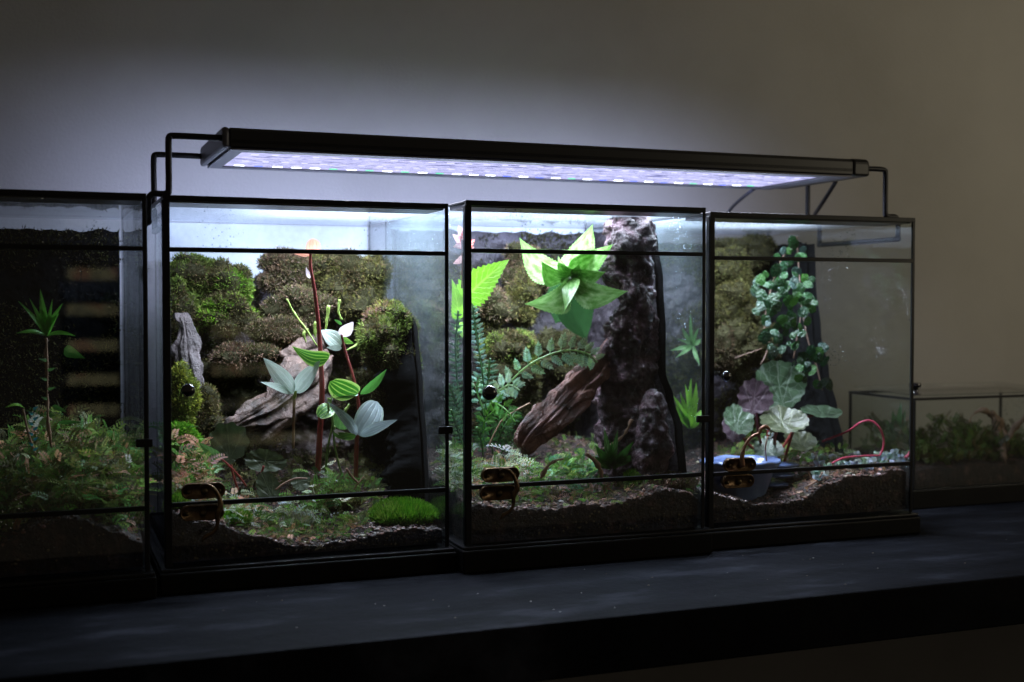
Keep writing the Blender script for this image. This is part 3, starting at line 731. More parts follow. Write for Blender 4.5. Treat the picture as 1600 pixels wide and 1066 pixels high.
MS(556, 438, 1.205, 44, 38, 'olive', 'large olive moss cushion at the top right of the bark wall', n=6000, group=gB)
MS(462, 478, 1.195, 46, 22, 'brown', 'rusty brown moss cushion left of the red stem', n=4200, group=gB)
MS(440, 524, 1.18, 46, 20, 'brown', 'brown moss ledge above the grey driftwood', n=3800, group=gB)
MS(395, 556, 1.165, 48, 14, [(.20,.12,.08),(.14,.09,.06),(.25,.16,.11)], 'thin reddish brown moss ledge in the middle of the bark wall', n=2600, group=gB)
MS(603, 540, 1.115, 36, 50, 'green', 'big dark green moss mound leaning on the right glass', n=8000, depth=.8, group=gB)
MS(606, 496, 1.12, 24, 16, [(.30,.17,.13),(.25,.18,.08),(.2,.22,.04)], 'pinkish brown moss tuft crowning the big moss mound', n=2200, group=gB)
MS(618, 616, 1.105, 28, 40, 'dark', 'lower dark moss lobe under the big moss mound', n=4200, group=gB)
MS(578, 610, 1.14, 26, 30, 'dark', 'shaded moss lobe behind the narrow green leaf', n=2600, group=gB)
MS(283, 640, 1.12, 22, 44, 'yellow', 'yellow green moss strip below the left door knob', n=4000, group=gB)
MS(288, 690, 1.09, 20, 26, 'bright', 'fresh green moss patch low on the left glass', n=2400, group=gB)
MS(320, 650, 1.14, 26, 30, 'olive', 'olive moss behind the grey bark slab', n=2400, group=gB)
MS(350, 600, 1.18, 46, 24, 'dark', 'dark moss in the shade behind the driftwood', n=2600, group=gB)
gC = 'moss cushions on the dark rock wall'
MS(757, 470, 1.18, 24, 30, 'brown', 'round brown moss cushion beneath the toothed leaf', n=3600, group=gC)
MS(822, 424, 1.215, 30, 30, 'brown', 'brown moss cushion left of the rosette plant', n=3800, group=gC)
MS(822, 468, 1.205, 26, 32, 'olive', 'olive green moss cushion under the left rosette leaf', n=3800, group=gC)
MS(797, 552, 1.165, 36, 34, 'green', 'rounded green moss mound behind the fern fronds', n=5200, group=gC)
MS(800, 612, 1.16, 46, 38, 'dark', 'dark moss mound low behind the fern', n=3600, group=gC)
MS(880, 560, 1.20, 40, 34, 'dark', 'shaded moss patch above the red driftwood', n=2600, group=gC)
MS(760, 525, 1.185, 18, 20, 'olive', 'small moss tuft beside the left edge of the dark rock wall', n=1600, group=gC)
gD = 'moss cushions behind the vine'
MS(1150, 395, 1.235, 44, 22, 'dark', 'brown moss band at the top behind the vine', n=3600, group=gD)
MS(1140, 440, 1.22, 30, 36, [(.10,.10,.03),(.075,.065,.02),(.13,.13,.04)], 'olive moss cushion left of the vine top', n=4200, group=gD)
MS(1146, 500, 1.205, 36, 40, [(.10,.10,.03),(.075,.06,.02),(.12,.11,.035)], 'thick olive moss cushion in the middle left of the vine', n=5000, group=gD)
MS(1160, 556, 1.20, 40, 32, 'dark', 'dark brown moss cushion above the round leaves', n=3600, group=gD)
MS(1130, 545, 1.19, 20, 26, [(.10,.07,.04),(.07,.055,.03)], 'brown moss tuft above the small black knob', n=2000, group=gD)
gG = 'low moss patches on the soil'
def ground_moss(hf, u, Y, ru, rz, pal, label, n, ln=.0055, ry=None):
    c = G(hf, u, Y, -.001); global k; k += 1; rng = random.Random(k*13)
    px = PX(Y, u); r = (ru*px, (ry or ru)*px, rz*px); mb = MB()
    pl = PAL[pal] if isinstance(pal, str) else pal
    surf = blob(mb, c, r, .3, 30, ICO4, col=tuple(q*.5 for q in pl[0]), seed=k)
    fs = [f for f in ICO4[1] if surf[f[0]].z > c.z-.002]
    tufts(mb, surf, fs, n, ln, .0009, pl, rng, up=1.3)
    o = mb.build('moss_patch', M['moss'], colors=True)
    for vv in o.data.vertices: vv.co -= c
    o.location = c; return tag(o, label, 'moss', gG)
ground_moss(hB, 632, 1.045, 48, 18, 'bright', 'vivid green fluffy moss patch at the lower right of the bark wall terrarium', 9500, ln=.0055)
ground_moss(hB, 355, 1.03, 30, 9, 'bright', 'small bright moss patch beside the brass hook', 2500)
ground_moss(hB, 530, 1.10, 34, 16, 'olive', 'dull olive moss mound behind the vivid green patch', 3200)
ground_moss(hB, 450, 1.06, 34, 10, [(.30,.30,.22),(.2,.24,.1),(.35,.35,.3)], 'pale greyish moss patch on the middle soil', 2600)
ground_moss(hB, 275, 1.02, 16, 16, 'bright', 'green moss at the lower left corner behind the latch', 1800)
ground_moss(hC, 1000, 1.03, 18, 9, 'bright', 'small green moss tuft left of the soil hump', 1800)
ground_moss(hC, 1045, 1.025, 38, 13, 'brown', 'brown moss crust topping the soil hump', 3000, ln=.003)
ground_moss(hA, 120, 1.05, 70, 20, 'olive', 'olive moss bank in the leftmost terrarium', 4200)
ground_moss(hA, 20, 1.07, 60, 22, 'green', 'green moss bank cut off by the left photo edge', 3600)

# ---------------------------------------------------------------- wood and bark
def wood(name, label, pts, rad, mat, cat='driftwood', seg=72, amp=.0045, freq=60, squash=.7, ridge=.5, seed=0, sub=14, extra=None):
    mb = MB(); tube(mb, pts, rad, seg, amp, freq, squash, sub, ridge, seed=seed)
    if extra:
        for p, r in extra: tube(mb, p, r, 18, amp*.6, freq*1.3, .8, 8, ridge, seed=seed+1)
    o = mb.build(name, M[mat], smooth=True); return tag(o, label, cat)
px1 = PX(1.12, 450)
wood('driftwood', 'brown cracked driftwood lying behind the pale three leaf cluster', [P(352, 676, 1.09), P(385, 655, 1.10), P(430, 630, 1.12), P(480, 590, 1.14), P(508, 556, 1.16)],
     [8*px1, 19*px1, 30*px1, 31*px1, 16*px1], 'wood', seed=3, ridge=.8, amp=.004, extra=[([P(440, 560, 1.16), P(470, 545, 1.17), P(500, 532, 1.18)], [10*px1, 18*px1, 14*px1]), ([P(405, 690, 1.10), P(440, 660, 1.11), P(478, 630, 1.12)], [5*px1, 10*px1, 9*px1])])
wood('bark_slab', 'upright grey bark slab along the left glass behind the knob', [P(285, 490, 1.17), P(290, 515, 1.16), P(295, 560, 1.15), P(303, 610, 1.14), P(314, 660, 1.13)],
     [8*px1, 12*px1, 13*px1, 14*px1, 12*px1], 'woodgrey', cat='bark', seed=5, squash=.35, ridge=.9)
wood('driftwood', 'reddish driftwood branch leaning from the soil to the bark column', [P(814, 700, 1.03), P(836, 674, 1.035), P(870, 641, 1.045), P(906, 604, 1.06), P(940, 570, 1.07), P(966, 543, 1.08)],
     [14*px1, 24*px1, 25*px1, 23*px1, 19*px1, 16*px1], 'woodred', seed=7, squash=.7, amp=.003, freq=50, ridge=.8, extra=[([P(886, 640, 1.04), P(905, 622, 1.045), P(928, 612, 1.05)], [4*px1, 8*px1, 5*px1])])
def column():
    def CP(u, v): u -= 9; return P(u, v, .5655*.945/LX(u, 1.0))
    mb = MB(); pts = [CP(984, 343), CP(994, 380), CP(994, 430), CP(1001, 475), CP(994, 520), CP(991, 565), CP(987, 620), CP(994, 680), CP(999, 745)]
    tube(mb, pts, [34*px1, 41*px1, 38*px1, 29*px1, 43*px1, 44*px1, 50*px1, 56*px1, 60*px1], 130, .0085, 55, .8, 30, .12, seed=9)
    tube(mb, [CP(1024, 612), CP(1031, 650), CP(1029, 700), CP(1021, 750)], [14*px1, 24*px1, 28*px1, 22*px1], 90, .007, 60, .8, 24, .12, seed=10)
    tube(mb, [CP(964, 545), CP(969, 570), CP(989, 590)], [14*px1, 22*px1, 18*px1], 70, .007, 70, .8, 20, .12, seed=12)
    tag(mb.build('bark_column', M['lava'], smooth=True), 'lumpy purplish black bark column rising in the rosette terrarium', 'bark')
column()

# ---------------------------------------------------------------- leaf plants
LM = {}
LM['pepg'] = leafmat('striped_green_leaf', (.035,.17,.012), (.26,.46,.07), 'stripes', n=5, thr=.55, rough=.3, margin=(.34,.52,.12), trans=.3, coat=.3, under=(.40,.50,.40))
LM['pepp'] = leafmat('pale_leaf_underside', (.55,.68,.58), (.66,.76,.68), 'stripes', n=4, thr=.6, rough=.5, trans=.3, mottle=.18)
LM['pepblue'] = leafmat('bluish_pale_leaf', (.46,.57,.60), (.62,.72,.74), 'stripes', n=5, thr=.6, rough=.5, trans=.25, mottle=.18, margin=(.5,.62,.55))
LM['pink'] = leafmat('young_pink_leaf', (.78,.36,.24), (.85,.16,.10), 'stripes', n=4, thr=.75, rough=.4, trans=.45, mottle=.15)
LM['white'] = leafmat('pinkish_white_leaf', (.75,.62,.64), (.8,.7,.7), 'stripes', n=4, thr=.7, rough=.5, trans=.3, mottle=.12)
LM['brom'] = leafmat('rosette_leaf', (.19,.45,.09), (.56,.68,.42), 'blotch', rough=.36, trans=.3, mottle=.6, coat=.15)
LM['bromdark'] = leafmat('old_rosette_leaf', (.04,.13,.04), (.12,.3,.1), 'none', rough=.5, trans=.2, mottle=.35, coat=.12)  # darker green for the lower rosette leaves
LM['bego'] = leafmat('ribbed_dark_leaf', (.040,.060,.022), (.09,.12,.05), 'radial', n=7, thr=.8, rough=.45, trans=.3)
LM['round'] = leafmat('veined_round_leaf', (.045,.085,.040), (.28,.34,.28), 'radial', n=9, thr=.86, rough=.4, trans=.2, mottle=.5)
LM['roundp'] = leafmat('purple_round_leaf', (.075,.045,.060), (.24,.19,.21), 'radial', n=8, thr=.84, rough=.4, trans=.2, mottle=.45)
LM['roundo'] = leafmat('olive_round_leaf', (.048,.062,.022), (.26,.29,.16), 'radial', n=9, thr=.84, rough=.4, trans=.2, mottle=.35)
LM['fern'] = leafmat('toothed_bright_leaf', (.20,.50,.03), (.32,.60,.08), 'pinnate', n=9, thr=.7, rough=.4, trans=.4, mottle=.25)
LM['narrow'] = leafmat('narrow_green_leaf', (.07,.24,.04), (.15,.36,.08), 'none', rough=.35, trans=.3)
LM['brightnarrow'] = leafmat('bright_narrow_leaf', (.16,.52,.06), (.2,.5,.1), 'none', rough=.35, trans=.45)
LM['greenplain'] = leafmat('mid_green_leaf', (.08,.20,.05), (.15,.30,.09), 'pinnate', n=6, thr=.7, rough=.4, trans=.3)

def addleaf(t, mat, base, tip, w, name='leaf', **kw):
    px = PX(base[2], base[0]); mb = MB(); leaf(mb, P(*base), P(*tip), w*px, **kw); return mb.build(name, LM[mat], t, smooth=True)
def addstem(t, pts, r, mat='redstem', name='stem', amp=0):
    px = PX(pts[0][2], pts[0][0]); mb = MB(); tube(mb, [P(*p) for p in pts], [q*px for q in (r if isinstance(r, list) else [r]*len(pts))], 10, amp, 200, sub=5)
    return mb.build(name, M[mat], t, smooth=True)

t = thing('peperomia_plant', 'tall red stemmed plant with striped leaf and orange young tip', 'plant', P(497, 735, 1.09))
addstem(t, [(497, 735, 1.09), (499, 690, 1.085), (503, 620, 1.08), (501, 560, 1.075), (497, 500, 1.075), (491, 450, 1.075), (485, 415, 1.075), (486, 390, 1.075)], [4.5, 4.5, 4.2, 3.6, 3.2, 2.8, 2.4, 1.8])
addstem(t, [(458, 700, 1.09), (459, 650, 1.08), (460, 620, 1.075)], [2.2, 2.2, 2.4], 'browntwig')
addstem(t, [(460, 622, 1.075), (462, 612, 1.07)], [3.2, 2.0], 'spike')
addleaf(t, 'pepg', (514, 560, 1.070), (456, 541, 1.045), 31, bend=.04, fold=.18, shape='acute', roll=-12, na=18, nx=14, side=-.08)
addleaf(t, 'pink', (488, 396, 1.075), (489, 373, 1.072), 23, shape='oval', fold=.2, roll=15, na=14, nx=10)
addleaf(t, 'pink', (484, 399, 1.075), (458, 396, 1.07), 7, shape='lance', fold=.2)
addleaf(t, 'white', (484, 435, 1.078), (478, 418, 1.075), 7, shape='lance', fold=.3)
addleaf(t, 'pepp', (459, 614, 1.072), (412, 560, 1.055), 31, bend=.05, fold=.12, shape='ovate', roll=12, na=14, nx=10)
addleaf(t, 'pepp', (461, 614, 1.072), (500, 564, 1.06), 29, bend=.06, fold=.12, shape='ovate', roll=-12, na=14, nx=10)
addleaf(t, 'pepp', (457, 615, 1.072), (407, 597, 1.045), 13, bend=.03, fold=.1, shape='lance', roll=30, na=12, nx=8)
for pts in ([(497, 542, 1.10), (478, 515, 1.10), (460, 490, 1.10), (448, 467, 1.10)], [(493, 528, 1.11), (492, 515, 1.11), (493, 503, 1.11)], [(508, 520, 1.11), (511, 500, 1.11), (514, 477, 1.11)], [(478, 535, 1.11), (475, 522, 1.11), (482, 514, 1.11)],
            [(534, 500, 1.11), (529, 485, 1.11), (531, 468, 1.11)], [(540, 548, 1.11), (557, 540, 1.11), (566, 524, 1.11), (569, 508, 1.11)]):
    addstem(t, pts, [1.1]+[2.1]*(len(pts)-2)+[1.5], 'spike', 'flower_spike', amp=.0012)

t = thing('peperomia_plant', 'bushy plant with pale bluish leaf whorl in front of the moss mound', 'plant', P(556, 745, 1.08))
addstem(t, [(556, 745, 1.08), (557, 700, 1.07), (560, 660, 1.06), (560, 630, 1.06), (552, 590, 1.06), (540, 550, 1.065), (533, 520, 1.07)], [3.6, 3.4, 2.8, 2.6, 2.2, 2, 1.6])
addleaf(t, 'white', (532, 525, 1.07), (552, 503, 1.06), 22, shape='ovate', fold=.1, roll=20, bend=.05, na=14, nx=10)
addleaf(t, 'pepp', (533, 541, 1.085), (502, 516, 1.09), 30, shape='ovate', fold=.1, roll=20, na=14, nx=10)
addleaf(t, 'pepp', (534, 544, 1.085), (510, 543, 1.08), 10, shape='lance', fold=.1)
addleaf(t, 'pepg', (529, 522, 1.09), (553, 537, 1.08), 13, shape='lance', fold=.2, roll=40)
addleaf(t, 'narrow', (534, 507, 1.085), (522, 499, 1.08), 5, shape='lance')
addleaf(t, 'pepg', (558, 616, 1.05), (516, 596, 1.035), 39, shape='oval', fold=.12, roll=-28, bend=.08, na=16, nx=14)
addleaf(t, 'pepblue', (560, 617, 1.055), (520, 612, 1.045), 13, shape='oval', fold=.1, roll=35)
addleaf(t, 'narrow', (563, 616, 1.055), (604, 577, 1.045), 15, shape='lance', fold=.35, roll=25, na=14)
addleaf(t, 'pepblue', (560, 680, 1.05), (590, 628, 1.06), 43, shape='oval', fold=.08, roll=12, bend=.05, na=16, nx=12)
addleaf(t, 'pepblue', (558, 680, 1.05), (512, 628, 1.03), 17, shape='lance', fold=.3, roll=18, na=14)
addleaf(t, 'pepblue', (562, 681, 1.05), (621, 656, 1.03), 17, shape='lance', fold=.15, roll=-10, bend=.08, na=14)
addleaf(t, 'pepg', (556, 682, 1.05), (520, 678, 1.03), 12, shape='oval', fold=.1, roll=-15)
addleaf(t, 'white', (540, 680, 1.045), (521, 672, 1.028), 8, shape='oval', fold=.1)
addleaf(t, 'pepg', (520, 636, 1.06), (497, 652, 1.05), 26, shape='oval', fold=.1, roll=20, na=14, nx=10)
addleaf(t, 'greenplain', (522, 640, 1.075), (548, 668, 1.07), 34, shape='oval', fold=.1, roll=40)
addstem(t, [(509, 740, 1.08), (512, 700, 1.07), (520, 660, 1.065), (516, 630, 1.06), (521, 618, 1.06)], 1.8, 'greenstem')
addstem(t, [(535, 745, 1.08), (528, 720, 1.07), (522, 690, 1.065), (523, 665, 1.065)], 1.6, 'greenstem')
addstem(t, [(533, 655, 1.055), (540, 642, 1.05), (546, 632, 1.05)], 2.0, 'spike', 'flower_spike', amp=.0008)
addstem(t, [(514, 645, 1.055), (513, 632, 1.05), (514, 622, 1.05)], 1.8, 'spike', 'flower_spike', amp=.0008)

VR = Vector((math.cos(R(21)), -math.sin(R(21)), 0)); VU = Vector((0, 0, 1)); VB = Vector((math.sin(R(21)), math.cos(R(21)), 0))
def adddisk(t, mat, c, ru, rv, rot=0, tilt=0, yaw=0, scal=.05, ns=15, cup=.12, notch=0, seed=0):
    px = PX(c[2], c[0]); r = VR.copy(); u = VU.copy()
    q = Matrix.Rotation(R(rot), 3, VB); r = q @ r; u = q @ u
    u = (u+VB*math.tan(R(tilt))*.0); u = Matrix.Rotation(R(-tilt), 3, r) @ u; r = Matrix.Rotation(R(yaw), 3, u) @ r
    mb = MB(); disk_leaf(mb, P(*c), r, u, ru*px, rv*px/max(.2, math.cos(R(tilt))), scal, ns, cup, notch, seed=seed)
    return mb.build('leaf', LM[mat], t, smooth=True)
t = thing('rex_begonia', 'low plant with wide dull olive ribbed leaves at the foot of the driftwood', 'plant', P(372, 760, 1.08))
adddisk(t, 'bego', (358, 692, 1.07), 31, 32, rot=-8, tilt=15, seed=1, scal=.07, ns=9)
adddisk(t, 'bego', (415, 721, 1.085), 33, 17, rot=8, tilt=18, seed=2)
adddisk(t, 'bego', (419, 762, 1.05), 19, 24, rot=-30, tilt=30, seed=3)
adddisk(t, 'bego', (470, 752, 1.06), 15, 14, rot=30, tilt=30, seed=4)
addleaf(t, 'greenplain', (345, 715, 1.05), (310, 691, 1.04), 17, shape='ovate', fold=.2, roll=-15)
addstem(t, [(385, 760, 1.06), (368, 738, 1.055), (345, 716, 1.05)], 1.6, 'redstem')
addstem(t, [(372, 765, 1.07), (365, 745, 1.065), (360, 722, 1.065)], 1.8, 'redstem')
addstem(t, [(400, 765, 1.08), (408, 742, 1.08), (412, 728, 1.08)], 1.8, 'redstem')
t = thing('dead_twig', 'thin pale brown twig arching over the olive leaves', 'twig', P(440, 765, 1.03))
addstem(t, [(430, 766, 1.03), (445, 755, 1.03), (462, 748, 1.03), (480, 748, 1.03)], 1.5, 'browntwig')
t = thing('dead_twig', 'forked brown twig on the soil right of the red stem', 'twig', P(550, 757, 1.06))
addstem(t, [(541, 732, 1.06), (550, 745, 1.06), (559, 754, 1.06)], 1.8, 'browntwig'); addstem(t, [(553, 765, 1.06), (561, 754, 1.06), (569, 745, 1.06)], 1.3, 'browntwig')

# bromeliad
t = thing('bromeliad', 'large bright green rosette plant with toothed leaves on the dark rock wall', 'plant', P(890, 440, 1.12))
for b, e, w, mt, kw in (
    ((886, 430, 1.10), (812, 372, 1.04), 37, 'brom', dict(roll=-20, bend=.06)),
    ((893, 425, 1.10), (926, 351, 1.05), 42, 'brom', dict(roll=35, bend=.05)),
    ((893, 430, 1.10), (958, 382, 1.06), 34, 'brom', dict(roll=30, bend=.08)),
    ((893, 440, 1.10), (981, 455, 1.04), 36, 'brom', dict(roll=20, bend=.12)),
    ((888, 440, 1.10), (820, 475, 1.04), 37, 'brom', dict(roll=-25, bend=.12)),
    ((888, 437, 1.09), (882, 487, 1.045), 22, 'brom', dict(roll=10, bend=.15)),
    ((896, 440, 1.10), (917, 532, 1.115), 46, 'bromdark', dict(roll=-12, bend=.05)),
    ((885, 445, 1.12), (868, 505, 1.145), 42, 'bromdark', dict(roll=15, bend=.05)),
    ((890, 432, 1.10), (846, 408, 1.06), 30, 'brom', dict(roll=-35, bend=.10)), ((896, 434, 1.10), (946, 425, 1.06), 30, 'brom', dict(roll=38, bend=.10)), ((890, 440, 1.10), (856, 466, 1.07), 24, 'brom', dict(roll=-30, bend=.14)),
    ((892, 432, 1.10), (872, 400, 1.06), 15, 'brom', dict(roll=0, bend=.05)),
    ((892, 432, 1.10), (905, 412, 1.07), 16, 'brom', dict(roll=0, bend=.05))):
    addleaf(t, mt, b, e, w*1.25, shape='brom', fold=.22, na=60, nx=8, serr=.05, side=(.09 if e[0] % 2 else -.07), **kw)
t2 = thing('bromeliad', 'small green rosette plant on the soil at the foot of the bark column', 'plant', P(955, 740, 1.06))
for e, w in (((944, 668), 9), ((965, 672), 8), ((990, 690), 10), ((998, 708), 10), ((930, 695), 13), ((922, 712), 12), ((935, 725), 10), ((975, 725), 9), ((956, 690), 11)):
    addleaf(t2, 'narrow' if w > 9 else 'greenplain', (955, 727, 1.05), (e[0], e[1], 1.03), w*1.15, shape='lance', fold=.3, roll=(e[0]-955)*.4, bend=.1, na=20, serr=.06)

# toothed bright leaf, red seedlings
t = thing('toothed_leaf_plant', 'vivid green leaf with toothed edge in the upper left of the rosette terrarium', 'plant', P(708, 520, 1.08))
addleaf(t, 'fern', (722, 472, 1.07), (795, 406, 1.05), 58, shape='acute', fold=.15, na=40, nx=8, serr=.10, roll=-15)
addleaf(t, 'fern', (716, 500, 1.08), (706, 436, 1.06), 26, shape='acute', fold=.15, na=30, serr=.10, roll=20)
addleaf(t, 'fern', (716, 505, 1.09), (730, 535, 1.07), 18, shape='acute', fold=.15, na=30, serr=.10)
addstem(t, [(716, 560, 1.09), (715, 520, 1.085), (718, 480, 1.075)], 1.8, 'greenstem')
LM['red'] = leafmat('red_veined_leaf', (.75,.12,.10), (.85,.55,.50), 'pinnate', n=4, thr=.4, rough=.35, trans=.4, mottle=.3)
LM['palepink'] = leafmat('pale_pink_leaf', (.70,.42,.45), (.8,.5,.5), 'pinnate', n=4, thr=.4, rough=.35, trans=.4, mottle=.2)
t = thing('nerve_plant', 'small red and pink leaved plant in the upper left corner of the rosette terrarium', 'plant', P(722, 430, 1.06))
rng = random.Random(5)
for b, e, w, mt in (((726, 388), (742, 374), 13, 'red'), ((722, 372), (716, 352), 12, 'palepink'), ((720, 380), (707, 366), 13, 'palepink'), ((722, 386), (708, 386), 12, 'palepink'), ((722, 378), (723, 360), 9, 'red'), ((724, 384), (718, 372), 10, 'red'), ((722, 402), (708, 412), 12, 'palepink'), ((721, 368), (727, 352), 8, 'palepink'), ((728, 392), (741, 386), 10, 'red')):
    addleaf(t, mt, (b[0], b[1], 1.055), (e[0], e[1], 1.045), w, shape='ovate', fold=.15, roll=rng.uniform(-30, 30), na=12)
addstem(t, [(722, 450, 1.06), (723, 410, 1.04), (722, 374, 1.03)], 1.6, 'redstem')

# ferns
def frond(mb, pts, n, pl, rng, col, sub=4, w0=.3, lw=.34, flat=0):
    """pts: world points of the stalk; pinnae with small leaflets"""
    V = [Vector(p) for p in pts]; Q = []
    for i in range(len(V)-1):
        p0 = V[max(i-1,0)]; p1 = V[i]; p2 = V[i+1]; p3 = V[min(i+2,len(V)-1)]
        for q in range(8):
            s = q/8; Q.append(.5*((2*p1)+(p2-p0)*s+(2*p0-5*p1+4*p2-p3)*s*s+(3*p1-p0-3*p2+p3)*s**3))
    Q.append(V[-1])
    tube(mb, Q[::2]+([Q[-1]] if len(Q) % 2 == 0 else []), [.0008]*len(Q[::2]+([Q[-1]] if len(Q) % 2 == 0 else [])), 6, sub=1, col=(col[0]*.8, col[1]*.8, col[2]*.6))
    for i in range(n):
        s = .18+.80*i/n; k_ = s*(len(Q)-1); a = int(k_); p = Q[a].lerp(Q[min(a+1, len(Q)-1)], k_-a)
        d = (Q[min(a+1, len(Q)-1)]-Q[max(a-1, 0)]).normalized(); cd = (CAMP-p).normalized(); sd = d.cross(cd).normalized()
        L_ = pl*(math.sin(math.pi*(.12+.88*(1-s)))**.8 if s > .45 else .55+s)*rng.uniform(.85, 1.1)
        for sg in (-1, 1):
            dd = (sd*sg+d*.55+cd*rng.uniform(-.15, .25)).normalized(); e = p+dd*L_
            cc = jit(col, rng, .25)
            if sub <= 1: leaf(mb, p, e, L_*lw, shape='lance', na=4, nx=2, fold=.1, col=cc); continue
            tube(mb, [p, e], [.0005, .0003], 5, sub=1, col=cc)
            for j in range(sub+1):
                tt = .22+.72*j/(sub+1); pp = p.lerp(e, tt); ll = L_*.42*(1-.5*tt); s2 = dd.cross(cd).normalized()
                for g2 in (-1, 1):
                    leaf(mb, pp, pp+(s2*g2*.8+dd*.7).normalized()*ll, ll*.34, shape='oval', na=3, nx=2, fold=.1, col=jit(cc, rng, .2))
            leaf(mb, p.lerp(e, .8), e+dd*L_*.15, L_*.16, shape='lance', na=3, nx=2, col=cc)
def fern(label, fr, root, col, name='fern', pl=16, sub=4, n=12, lw=.34, seed=1, mat='foliage', cat='fern', group=None):
    rng = random.Random(seed); px = PX(root[2], root[0]); t = thing(name, label, cat, P(*root), group)
    for f in fr:
        pts, nn, p_ = f[0], (f[1] if len(f) > 1 else n), (f[2] if len(f) > 2 else pl); c = f[3] if len(f) > 3 else col
        mb = MB(); frond(mb, [P(*q) for q in pts], nn, p_*px, rng, c, sub=sub, lw=lw); mb.build('frond', M[mat], t, colors=True)
    return t
cS = (.34, .55, .38); cG = (.16, .42, .08)
fern('lacy silvery green fern arching toward the rosette plant', [
    ([(762, 640, 1.10), (790, 604, 1.08), (830, 568, 1.06), (880, 548, 1.05), (915, 552, 1.05), (933, 566, 1.05)], 12, 25, (.42,.62,.36)),
    ([(762, 640, 1.10), (775, 615, 1.08), (795, 602, 1.06), (812, 610, 1.05)], 7, 20, (.48,.64,.48)),
    ([(760, 650, 1.10), (770, 630, 1.08), (790, 640, 1.06), (805, 660, 1.05)], 6, 16, cG),
    ([(760, 650, 1.10), (745, 610, 1.07), (752, 585, 1.05)], 6, 18, cS),
    ([(755, 700, 1.10), (757, 660, 1.08), (775, 640, 1.07)], 5, 14, cG)], (760, 690, 1.10), cS, seed=3, sub=4)
fern('silvery upright fern behind the left frame bar of the rosette terrarium', [
    ([(758, 620, 1.05), (752, 570, 1.03), (744, 520, 1.02), (738, 475, 1.02)], 15, 12, (.36,.56,.46)),
    ([(758, 640, 1.05), (762, 600, 1.04), (766, 560, 1.03)], 8, 14, (.20,.38,.24)),
    ([(720, 640, 1.06), (714, 590, 1.05), (712, 540, 1.04), (716, 485, 1.03)], 15, 11, (.20,.40,.26)),
    ([(722, 660, 1.06), (712, 630, 1.05), (702, 600, 1.04)], 8, 14, (.18,.36,.20)),
    ([(725, 700, 1.05), (715, 670, 1.04), (705, 640, 1.03)], 8, 13, (.2,.4,.2))], (740, 700, 1.05), cS, seed=4, sub=3, lw=.4)
fern('dark green filmy fern low behind the left knob of the rosette terrarium', [
    ([(770, 710, 1.13), (765, 670, 1.12), (750, 640, 1.11)], 8, 16, (.05,.15,.05)), ([(775, 710, 1.13), (785, 670, 1.12), (810, 640, 1.12)], 9, 16, (.05,.14,.04)),
    ([(780, 712, 1.13), (800, 690, 1.12), (830, 680, 1.12)], 8, 14, (.06,.16,.05)), ([(755, 712, 1.1), (752, 690, 1.09), (745, 668, 1.08)], 7, 12, (.08,.2,.08))], (772, 712, 1.13), cG, seed=6, sub=3)
t = thing('dead_twig', 'thin pale twig rising left of the reddish driftwood', 'twig', P(764, 695, 1.08)); addstem(t, [(764, 695, 1.08), (782, 660, 1.08), (800, 645, 1.08), (828, 630, 1.08)], 1.2, 'browntwig')
t = thing('dead_twig', 'knobbly orange brown twig standing in front of the small rosette', 'twig', P(940, 782, 1.03)); addstem(t, [(943, 782, 1.03), (944, 755, 1.03), (934, 728, 1.03), (916, 708, 1.03)], [1.2, 1.8, 2.6, 2.4], 'browntwig', amp=.002)
t = thing('dead_twig', 'brown twig leaning up to the foot of the bark column', 'twig', P(935, 705, 1.04)); addstem(t, [(935, 703, 1.04), (958, 694, 1.04), (978, 675, 1.04), (987, 655, 1.04)], [1.2, 1.8, 2.2, 1.8], 'browntwig', amp=.0012)
t = thing('dead_twig', 'orange brown twig right of the brass latch on the rosette terrarium', 'twig', P(845, 745, 1.02)); addstem(t, [(845, 748, 1.02), (853, 733, 1.02), (865, 722, 1.02), (880, 717, 1.02)], [2.6, 2.4, 1.8, 2], 'browntwig', amp=.0014)

def strap_plant(label, root, tips, mat, w, name='leafy_plant', roll=0):
    t = thing(name, label, 'plant', P(*root)); rng = random.Random(int(root[0]))
    for e in tips: addleaf(t, mat, root, (e[0], e[1], root[2]+rng.uniform(-.02, .01)), w*rng.uniform(.85, 1.15), shape='strap', fold=.2, roll=rng.uniform(-25, 25), bend=rng.uniform(.02, .15), na=12)
    return t
strap_plant('fresh green strap leaved tuft low against the left glass of the vine terrarium', (1078, 668, 1.13), [(1052, 618), (1062, 612), (1070, 600), (1080, 590), (1092, 622), (1098, 640), (1056, 635), (1088, 598), (1097, 655)], 'fern', 9)
strap_plant('spidery pale green plant higher up at the left glass of the vine terrarium', (1082, 540, 1.13), [(1055, 560), (1058, 530), (1079, 490), (1096, 530), (1094, 572), (1066, 512), (1047, 548), (1092, 512)], 'greenplain', 6)
